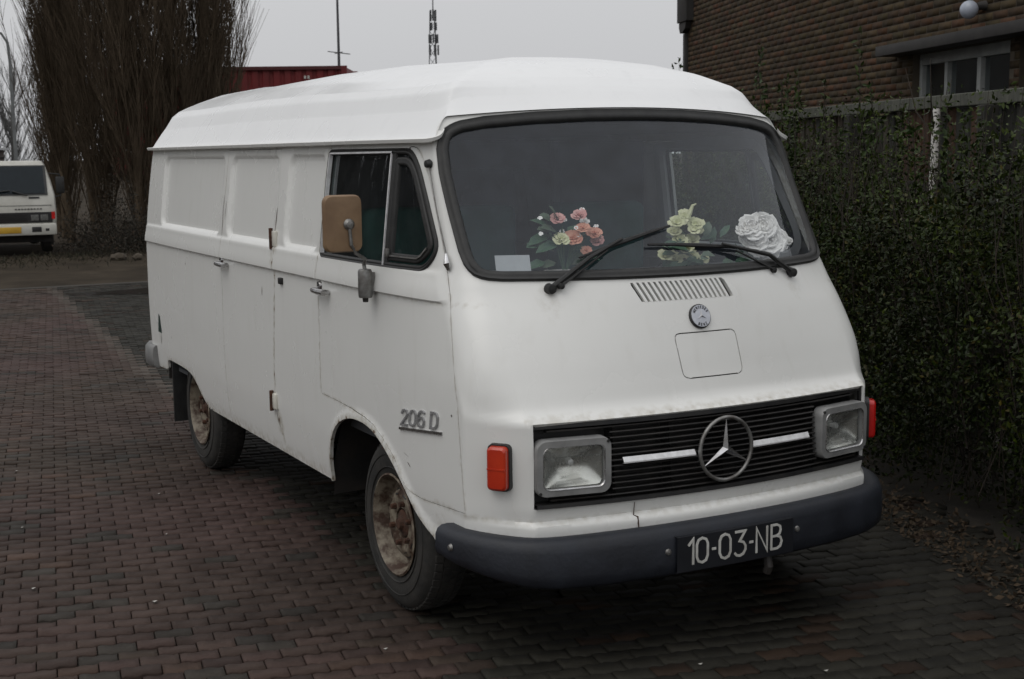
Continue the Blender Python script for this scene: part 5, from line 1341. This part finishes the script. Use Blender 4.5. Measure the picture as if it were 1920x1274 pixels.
# ---------------------------------------------------------------- poplars, truck, container, masts
mat('poplar_bark', (.074, .055, .037), .95, (.104, .080, .056), 5, spec=.1)
mat('scrub', (.013, .012, .007), .85, (.024, .019, .011), 3, attr='tint')
def poplar(name, base, height, width, n_limb, n_twig, seed, label, group=None, thick=1.0, material='poplar_bark'):
    r = np.random.default_rng(seed); t = empty(name, (base[0], base[1], 0), label, 'tree', group)
    # trunk and limbs
    P0_, P1_, R0, R1 = [], [], [], []
    def chain(p, d, ln, n, r0, r1, bend, lift):
        pts = [p]
        for i in range(n):
            d = d + r.normal(0, bend, 3); d[2] += lift; d /= np.linalg.norm(d); pts.append(pts[-1] + d*ln/n)
        for i in range(n): P0_.append(pts[i]); P1_.append(pts[i+1]); R0.append(r0 + (r1 - r0)*i/n); R1.append(r0 + (r1 - r0)*(i + 1)/n)
        return pts
    tr = chain(np.zeros(3), np.array([0, 0, 1.]), height, 12, .10*thick, .02, .03, .05)
    segs('trunk', np.array(P0_), np.array(P1_), R0, R1, material, t, k=7)
    P0_.clear(); P1_.clear(); R0.clear(); R1.clear()
    for i in range(n_limb):
        h = height*.72*r.uniform(0.0, 1)**1.5; k = min(11, int(h/height*12)); f = h/height*12 - k; p = tr[k]*(1 - f) + tr[k+1]*f
        a = r.uniform(0, 2*math.pi); out = width*(.5 - .25*h/height)*r.uniform(.4, 1.25); ln = height*r.uniform(.22, .45)*(1 - .35*h/height)
        d = np.array([math.cos(a)*out, math.sin(a)*out, ln*.62]); d /= np.linalg.norm(d)
        pts = chain(p, d, ln, 6, .017*thick*r.uniform(.6, 1.3), .0045*thick, .035, .10)
        for j in range(n_twig):
            q = r.uniform(.12, 1)*5.99; m_ = int(q); pp_ = pts[m_] + (pts[m_+1] - pts[m_])*(q - m_); a2 = r.uniform(0, 2*math.pi)
            d2 = (pts[m_+1] - pts[m_]); d2 = d2/np.linalg.norm(d2)*.9 + np.array([math.cos(a2)*.42, math.sin(a2)*.42, .25])
            d2 /= np.linalg.norm(d2); chain(pp_, d2, r.uniform(.4, 1.3), 2, .0055*thick, .0022*thick, .06, .16)
    segs('crown', np.array(P0_), np.array(P1_), R0, R1, material, t, k=3)
    return t
pops = [(-27.5, 2.72, 9.0, .75, 70, 34), (-23.6, 2.30, 10, 1.25, 95, 32), (-22.4, 2.75, 11, 1.45, 105, 33), (-21.5, 3.22, 11, 1.45, 110, 33), (-21.7, 3.85, 11.5, 1.45, 110, 33), (-21.8, 4.42, 11, 1.4, 100, 32), (-22.3, 4.98, 10, 1.05, 75, 32), (-25.2, 3.1, 11, 1.6, 90, 30), (-25.6, 2.55, 9.5, .9, 70, 34)]
PLB = ['bare upright poplar at the far end of the row, nearest the lamp post', 'bare upright poplar just behind the white truck', 'dense bare poplar between truck and van tail', 'tall dense bare poplar in the middle of the row',
       'tall bare poplar rising directly beyond the van tail', 'bare poplar with its foot hidden by the van roof', 'sparse bare poplar standing in front of the red container', 'bare poplar in the second line behind the row', 'slimmer bare poplar in the gap behind the truck mirror']
for i, a in enumerate(pops): poplar('poplar_tree', a[:2], *a[2:], 100 + i, PLB[i], 'bare poplars in a row')
far_l = ['hazy bare tree farthest off beside the shed', 'hazy bare tree above the pale shed roof', 'hazy bare tree close to the lamp post']
mat('hazy_bark', (.11, .108, .105), .9, (.14, .138, .135), 4)  # distance haze is put into this paler, greyer bark colour
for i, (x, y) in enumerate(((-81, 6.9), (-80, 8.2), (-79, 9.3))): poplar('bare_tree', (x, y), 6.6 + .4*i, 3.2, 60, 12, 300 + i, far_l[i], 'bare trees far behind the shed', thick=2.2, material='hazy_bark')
# undergrowth at the foot of the poplars
rg2 = np.random.default_rng(21)
m_ = 26000; s = rg2.uniform(0, 1, m_); bx = -20.6 - 1.0*s + rg2.normal(0, .6, m_); by = 1.9 + 4.4*s + rg2.normal(0, .25, m_); zz = np.abs(rg2.normal(0, .42, m_)) * (.6 + .8*np.sin(by*3)**2)
C = np.stack([bx, by, zz], -1); V, F, T = leaves(C, .055, .9, rg2, np.clip(rg2.normal(1, .3, (m_, 1)), .4, 2)*np.where(rg2.uniform(size=(m_, 1)) < .3, [[1.3, .9, .7]], [[1., 1, 1]]), .35)
tag(link('undergrowth', mesh_np('undergrowth', V, F, 'scrub', None, {'tint': ('POINT', 'FLOAT_COLOR', T)})), 'dark scrub and dry grass under the poplars', 'scrub', kind='stuff')
m_ = 9000; bx = rg2.uniform(-20.5, -16.5, m_); by = rg2.uniform(-3, 8, m_); keep = rg2.uniform(size=m_) < np.clip((-16.5 - bx)/4, 0, 1)**1.5 * (.4 + .6*(np.sin(by*1.7 + bx) > .0)); C = np.stack([bx, by, np.full(m_, -.025)], -1)[keep]
V, F, T = leaves(C, .09, 1.2, rg2, np.clip(rg2.normal(1.1, .3, (len(C), 1)), .4, 2)*np.array([[1.1, 1.15, .8]]), .18)
tag(link('grass', mesh_np('grass', V, F, 'scrub', None, {'tint': ('POINT', 'FLOAT_COLOR', T)})), 'thin verge grass before the poplars', 'grass', kind='stuff')
stone = None
for i, (x, y, s_) in enumerate(((-18.6, 2.15, .13), (-18.4, 2.42, .10))):
    bm = bmesh.new(); bmesh.ops.create_icosphere(bm, subdivisions=2, radius=s_)
    for v in bm.verts: v.co *= 1 + .25*math.sin(v.co.x*31 + i)*math.cos(v.co.y*27); v.co.z *= .6
    mb = MB().bm(bm); ob = mb.build('stone', 'mortar', None, smooth=25); ob.location = (x, y, .02)
    tag(ob, ['larger pale rubble stone on the verge by the van tail', 'smaller rubble stone on the verge by the van tail'][i], 'stone', 'rubble stones on the verge')
# small white truck facing the camera
mat('truck_white', (.56, .55, .50), .5, (.46, .45, .40), 4)
mat('plate_yellow', (.55, .33, .03), .5, (.45, .26, .03), 9)
glass('truck_glass', (.16, .22, .25), film=(.2, .3, .36), film_amt=.03, ior=1.33)
tx, ty = -20.5, .62
tk = empty('light_truck', (tx, ty, 0), 'small white cab-over truck with yellow plate facing the camera', 'truck')
tk.rotation_euler = (0, 0, math.radians(-4))
HW = .885
def pr(zs, sc=1.0): return zs
cab = MB()
secs = [(.36, -.02, .86), (.62, .0, .885), (.78, .0, .885), (1.05, -.03, .875), (1.30, -.16, .83), (1.56, -.30, .76), (1.625, -.36, .73), (1.645, -.44, .69)]
rows = []
for z, x, w in secs:
    rows.append([(-1.5, -w, z), (x - .14, -w, z), (x - .04, -w + .03, z), (x, -w + .12, z), (x + .015, 0, z), (x, w - .12, z), (x - .04, w - .03, z), (x - .14, w, z), (-1.5, w, z)])
cab.strip(rows); k = len(cab.v); cab.v += [tuple(p) for p in rows[-1]]; cab.f.append(tuple(range(k, k + 9)))
cab = cab.build('cab', 'truck_white', tk, smooth=28)
def onf(y, z, off=.0):
    x = np.interp(z, [s_[0] for s_ in secs], [s_[1] for s_ in secs]); w = np.interp(z, [s_[0] for s_ in secs], [s_[2] for s_ in secs])
    return (x + .015*(1 - abs(y)/w) + off, y, z)
def patch(name, y0, y1, z0, z1, off, material, par=tk, n=6, th=.02):
    zs = np.linspace(z0, z1, 4); mb = MB(); ys = np.linspace(y0, y1, n)
    mb.strip([[onf(y, zs[0], off - th)] + [onf(y, z, off) for z in zs] + [onf(y, zs[-1], off - th)] for y in ys])
    return mb.build(name, material, par, smooth=30)
patch('windscreen_surround', -.745, .745, 1.045, 1.565, .012, 'rubber'); patch('windscreen', -.70, .70, 1.075, 1.545, .020, 'truck_glass')
patch('cab_back', -.5, .5, 1.2, 1.5, -.9, 'interior_grey')
gr_ = patch('grille', -.80, .80, .56, .745, .014, 'black_plastic')
for k in range(5): patch('grille_bar', -.36, .36, .585 + .03*k, .597 + .03*k, .024, 'grille_plastic', gr_)
for s in (-1, 1):
    for q in (.50, .66):
        hl2 = patch('headlight', s*q - .062, s*q + .062, .60, .70, .024, 'dull_metal'); patch('lens', s*q - .052, s*q + .052, .61, .69, .030, 'lamp_glass', hl2)
    patch('indicator_lamp', s*.815 - .03, s*.815 + .03, .62, .75, .022, 'red_lens')
    MB().box((-.34, s*.99 - .075, 1.06), (-.29, s*.99 + .075, 1.36), .02).tube([(-.32, s*.99, 1.40), (-.3, s*.80, 1.42)], .012, 6).tube([(-.32, s*.99, 1.02), (-.2, s*.84, 1.0)], .012, 6).tube([(-.32, s*.99, 1.36), (-.32, s*.99, 1.41)], .012, 6).tube([(-.32, s*.99, 1.06), (-.32, s*.99, 1.01)], .012, 6).build('door_mirror', 'rubber', tk)
    for x in (-.62, -3.2): MB().lathe([(.15, -.09), (.24, -.1), (.305, -.08), (.32, 0), (.305, .08), (.24, .1), (.15, .09), (.14, 0)], 24, axis='Y', org=(x, s*.74, .32)).build('wheel', 'tyre_rubber', tk)
bp2 = MB().box((-.06, -.86, .34), (.075, .86, .545), .03).build('bumper', 'truck_white', tk)
MB().box((.074, -.26, .385), (.088, .26, .495), .003).build('number_plate', 'plate_yellow', tk)
for q in (-.52, .52): MB().box((.070, q - .08, .40), (.082, q + .08, .49), .004).build('fog_lamp', 'black_plastic', bp2)
for q in (-.70, .70): MB().box((.070, q - .03, .415), (.082, q + .03, .46), .004).build('tow_socket', 'black_plastic', bp2)
patch('air_intake', .42, .60, .985, 1.015, .008, 'black_plastic'); patch('hood_line', -.80, .80, .862, .868, .006, 'grille_plastic')
for k in range(9): patch('badge_mark', .18 + .052*k, .212 + .052*k, .792, .812, .010, 'grille_plastic', n=2, th=.008)
MB().tube([onf(-.25, 1.10, .05), onf(.12, 1.13, .05)], .012, 6).build('wiper', 'rubber', tk); MB().tube([onf(.40, 1.04, .04), onf(.15, 1.12, .05)], .012, 6).build('wiper', 'rubber', tk)
MB().box((-3.9, -.85, .62), (-1.55, .85, .70)).box((-3.9, -.85, .70), (-3.86, .85, 1.0)).box((-1.62, -.85, .70), (-1.56, .85, 1.28)).build('load_bed', 'truck_white', tk)
MB().box((-3.8, -.32, .38), (-.2, .32, .62)).box((-.45, -.80, .2), (-.30, .80, .38)).build('chassis', 'dark_steel', tk)
# red container on a trailer, beyond the poplars
mat('container_red', (.17, .012, .014), .6, (.12, .012, .012), 3, stretch=(1, 1, .3))
mat('container_dark', (.07, .012, .012), .6)
ca, cb = np.array([-28.37, 10.14]), np.array([-29.9, 7.29]); dv = (cb - ca)/np.linalg.norm(cb - ca)
cn_ = empty('shipping_container', (ca[0], ca[1], 0), 'red corrugated shipping container rising behind the van roof', 'container'); cn_.rotation_euler = (0, 0, math.atan2(dv[1], dv[0]))
ZC0, ZC1, LC = 1.25, 3.955, 6.05
def csheet(y):
    pts = []; x = .08
    while x < LC - .1:
        for a, b in ((0, 0), (.07, 0), (.105, .036), (.175, .036), (.21, 0)): pts.append((x + a, y - b if y > 0 else y + b))
        x += .278
    return pts
sgn_c = 1 if np.array([-dv[1], dv[0]]) @ (camv[:2] - ca) > 0 else -1
for y in (0, -2.44*sgn_c):
    q = [(min(a, LC - .06), (b if y == 0 else y)) for a, b in [(p[0], -sgn_c*abs(p[1])) for p in csheet(1e-9)]]
    MB().strip([[(a, b, ZC0 + .12), (a, b, ZC1 - .09)] for a, b in q]).build('side_panel', 'container_red', cn_, smooth=0)
ya, yb = sorted((.02*sgn_c, -2.46*sgn_c))
fr_ = MB()
for y in (0, -2.44*sgn_c):
    for x in (0, LC): fr_.box((x - .06, y - .05, ZC0), (x + .08, y + .05, ZC1))
fr_.build('corner_post', 'container_red', cn_, smooth=0)
tr_ = MB()
for y in (0, -2.44*sgn_c): tr_.box((.08, y - .045, ZC1 - .09), (LC - .06, y + .045, ZC1 - .002)); tr_.box((.08, y - .045, ZC0), (LC - .06, y + .045, ZC0 + .12))
tr_.build('rail', 'container_dark', cn_, smooth=0)
MB().box((.0, ya + .06, ZC1 - .05), (LC, yb - .06, ZC1 - .02)).box((.0, ya + .06, ZC0 + .05), (LC, yb - .06, ZC0 + .1)).box((-.03, ya + .06, ZC0), (.0, yb - .06, ZC1 - .05)).box((LC, ya + .06, ZC0), (LC + .03, yb - .06, ZC1 - .05)).build('roof_panel', 'container_red', cn_, smooth=0)
for k in (0, 1): MB().box((.90 + .09*k, min(.0, sgn_c*.012), ZC1 - .32), (.955 + .09*k, max(.0, sgn_c*.012), ZC1 - .24)).build('marking', 'plate_white', cn_, smooth=0)
tl = empty('flat_trailer', (ca[0], ca[1], 0), 'low flat trailer carrying the red container', 'trailer'); tl.rotation_euler = cn_.rotation_euler
MB().box((-.3, ya + .05, 1.08), (LC + .3, yb - .05, 1.245)).build('deck', 'dark_steel', tl)
for x in (.9, 2.0, LC - .8):
    for y in (ya + .25, yb - .25): MB().lathe([(.2, -.14), (.46, -.15), (.5, 0), (.46, .15), (.2, .14)], 20, axis='Y', org=(x, y, .5)).build('wheel', 'tyre_rubber', tl)
MB().box((.5, ya + .6, .45), (LC - .5, yb - .6, 1.08)).build('chassis', 'dark_steel', tl)
# masts and lamp post
mat('mast_steel', (.055, .057, .062), .6, (.075, .077, .082), 3)
ap = empty('aerial_pole', (-33.13, 11.84, 0), 'thin whip aerial with short cross arms rising beyond the container', 'aerial')
MB().tube([(0, 0, 0), (0, 0, 4), (.0, 0, 9.5)], [.055, .045, .02], 8).build('pole', 'mast_steel', ap)
MB().tube([(-.0, -.34, 4.68), (0, .36, 4.62)], [.014, .014], 6).build('cross_arm', 'mast_steel', ap)
MB().tube([(-.3, .0, 4.65), (.3, .0, 4.65)], [.014, .014], 6).build('cross_arm', 'mast_steel', ap)
mp = np.array([-108.86, 50.49]); rm = empty('radio_mast', (mp[0], mp[1], 0), 'distant radio mast hung with panel antennas', 'mast')
la = MB()
for k in range(3):
    a = 2*math.pi*k/3; la.tube([(.7*math.cos(a), .7*math.sin(a), 0), (.28*math.cos(a), .28*math.sin(a), 14.6)], .045, 5)
for i in range(18):
    z0, z1 = i*.8, (i + 1)*.8
    for k in range(3):
        a, b = 2*math.pi*k/3, 2*math.pi*(k + 1)/3; r0, r1 = .7 - .42*z0/14.6, .7 - .42*z1/14.6
        la.tube([(r0*math.cos(a), r0*math.sin(a), z0), (r1*math.cos(b), r1*math.sin(b), z1)], .022, 4, cap=False)
la.tube([(0, 0, 14.4), (0, 0, 16.2), (0, 0, 21)], [.06, .05, .03], 6)
la.build('lattice', 'mast_steel', rm, smooth=0)
for z, n_, r_, h_ in ((11.1, 5, .42, .9), (12.1, 5, .40, .8), (13.2, 4, .30, .7), (14.2, 3, .26, 1.0)):
    for k in range(n_):
        a = 2*math.pi*k/n_ + z; c, d = math.cos(a)*r_, math.sin(a)*r_
        MB().box((c - .06, d - .06, z - h_/2), (c + .06, d + .06, z + h_/2)).tube([(c, d, z), (c*.4, d*.4, z)], .03, 4).build('panel_antenna', 'mast_steel', rm, smooth=0)
lpx = np.array([-48.4, 4.92]); lp = empty('street_lamp', (lpx[0], lpx[1], 0), 'tall grey street lamp with curved arm behind the white truck', 'lamp')
mat('lamp_steel', (.16, .17, .17), .6, (.12, .125, .125), 3)
an = [(0, 0, 0), (0, 0, 1.2), (0, 0, 5.2), (0, -.05, 5.9), (0, -.25, 6.22), (0, -.6, 6.32), (0, -1.7, 6.36)]
MB().tube(an, [.09, .075, .055, .05, .045, .042, .04], 10).build('pole', 'lamp_steel', lp)
MB().box((-.12, -2.3, 6.30), (.12, -1.6, 6.42), .03).build('lamp_head', 'lamp_steel', lp)
# pale low shed far behind the truck
mat('shed_wall', (.16, .135, .13), .9, (.13, .11, .105), 2); mat('shed_trim', (.40, .41, .42), .8)
sh = empty('low_shed', (-56, 3.0, 0), 'long low pinkish shed with pale roof edge far behind the truck', 'building')
MB().box((-4, -9, 0), (0, 2.55, 2.05)).build('wall', 'shed_wall', sh, smooth=0)
MB().box((-4.3, -9.2, 2.05), (.3, 2.75, 2.13)).box((-4.2, -9.1, 2.22), (.2, 2.65, 2.28)).build('roof', 'shed_trim', sh, smooth=0)
for k in range(5): MB().box((-.0, -8 + 2.3*k, .9), (.04, -6.9 + 2.3*k, 1.8)).build('window', 'room_dark', sh, smooth=0)
MB().box((-.02, -9, 1.68), (.05, 2.55, 1.76)).build('gutter', 'dark_trim', sh, smooth=0)
# dark wood across the lane, outside the picture but mirrored in the side glass
mat('far_wood_bark', (.030, .026, .020), .9, (.05, .045, .032), .2)
m_ = 5200; r5 = np.random.default_rng(77); q = r5.uniform(0, 1, m_); wx = -74 + 66*q + r5.normal(0, 1.6, m_); wy = 2 - 36*q**1.1 + r5.normal(0, 1.6, m_); hh = r5.uniform(3, 9.5, m_)
A = np.stack([wx, wy, np.full(m_, -.1)], -1); B_ = A + np.stack([r5.normal(0, .6, m_), r5.normal(0, .6, m_), hh], -1)
tag(segs('far_wood', A, B_, r5.uniform(.08, .20, m_), np.full(m_, .03), 'far_wood_bark', None), 'far dark wood across the lane, reflected in the side glass', 'wood', kind='stuff')
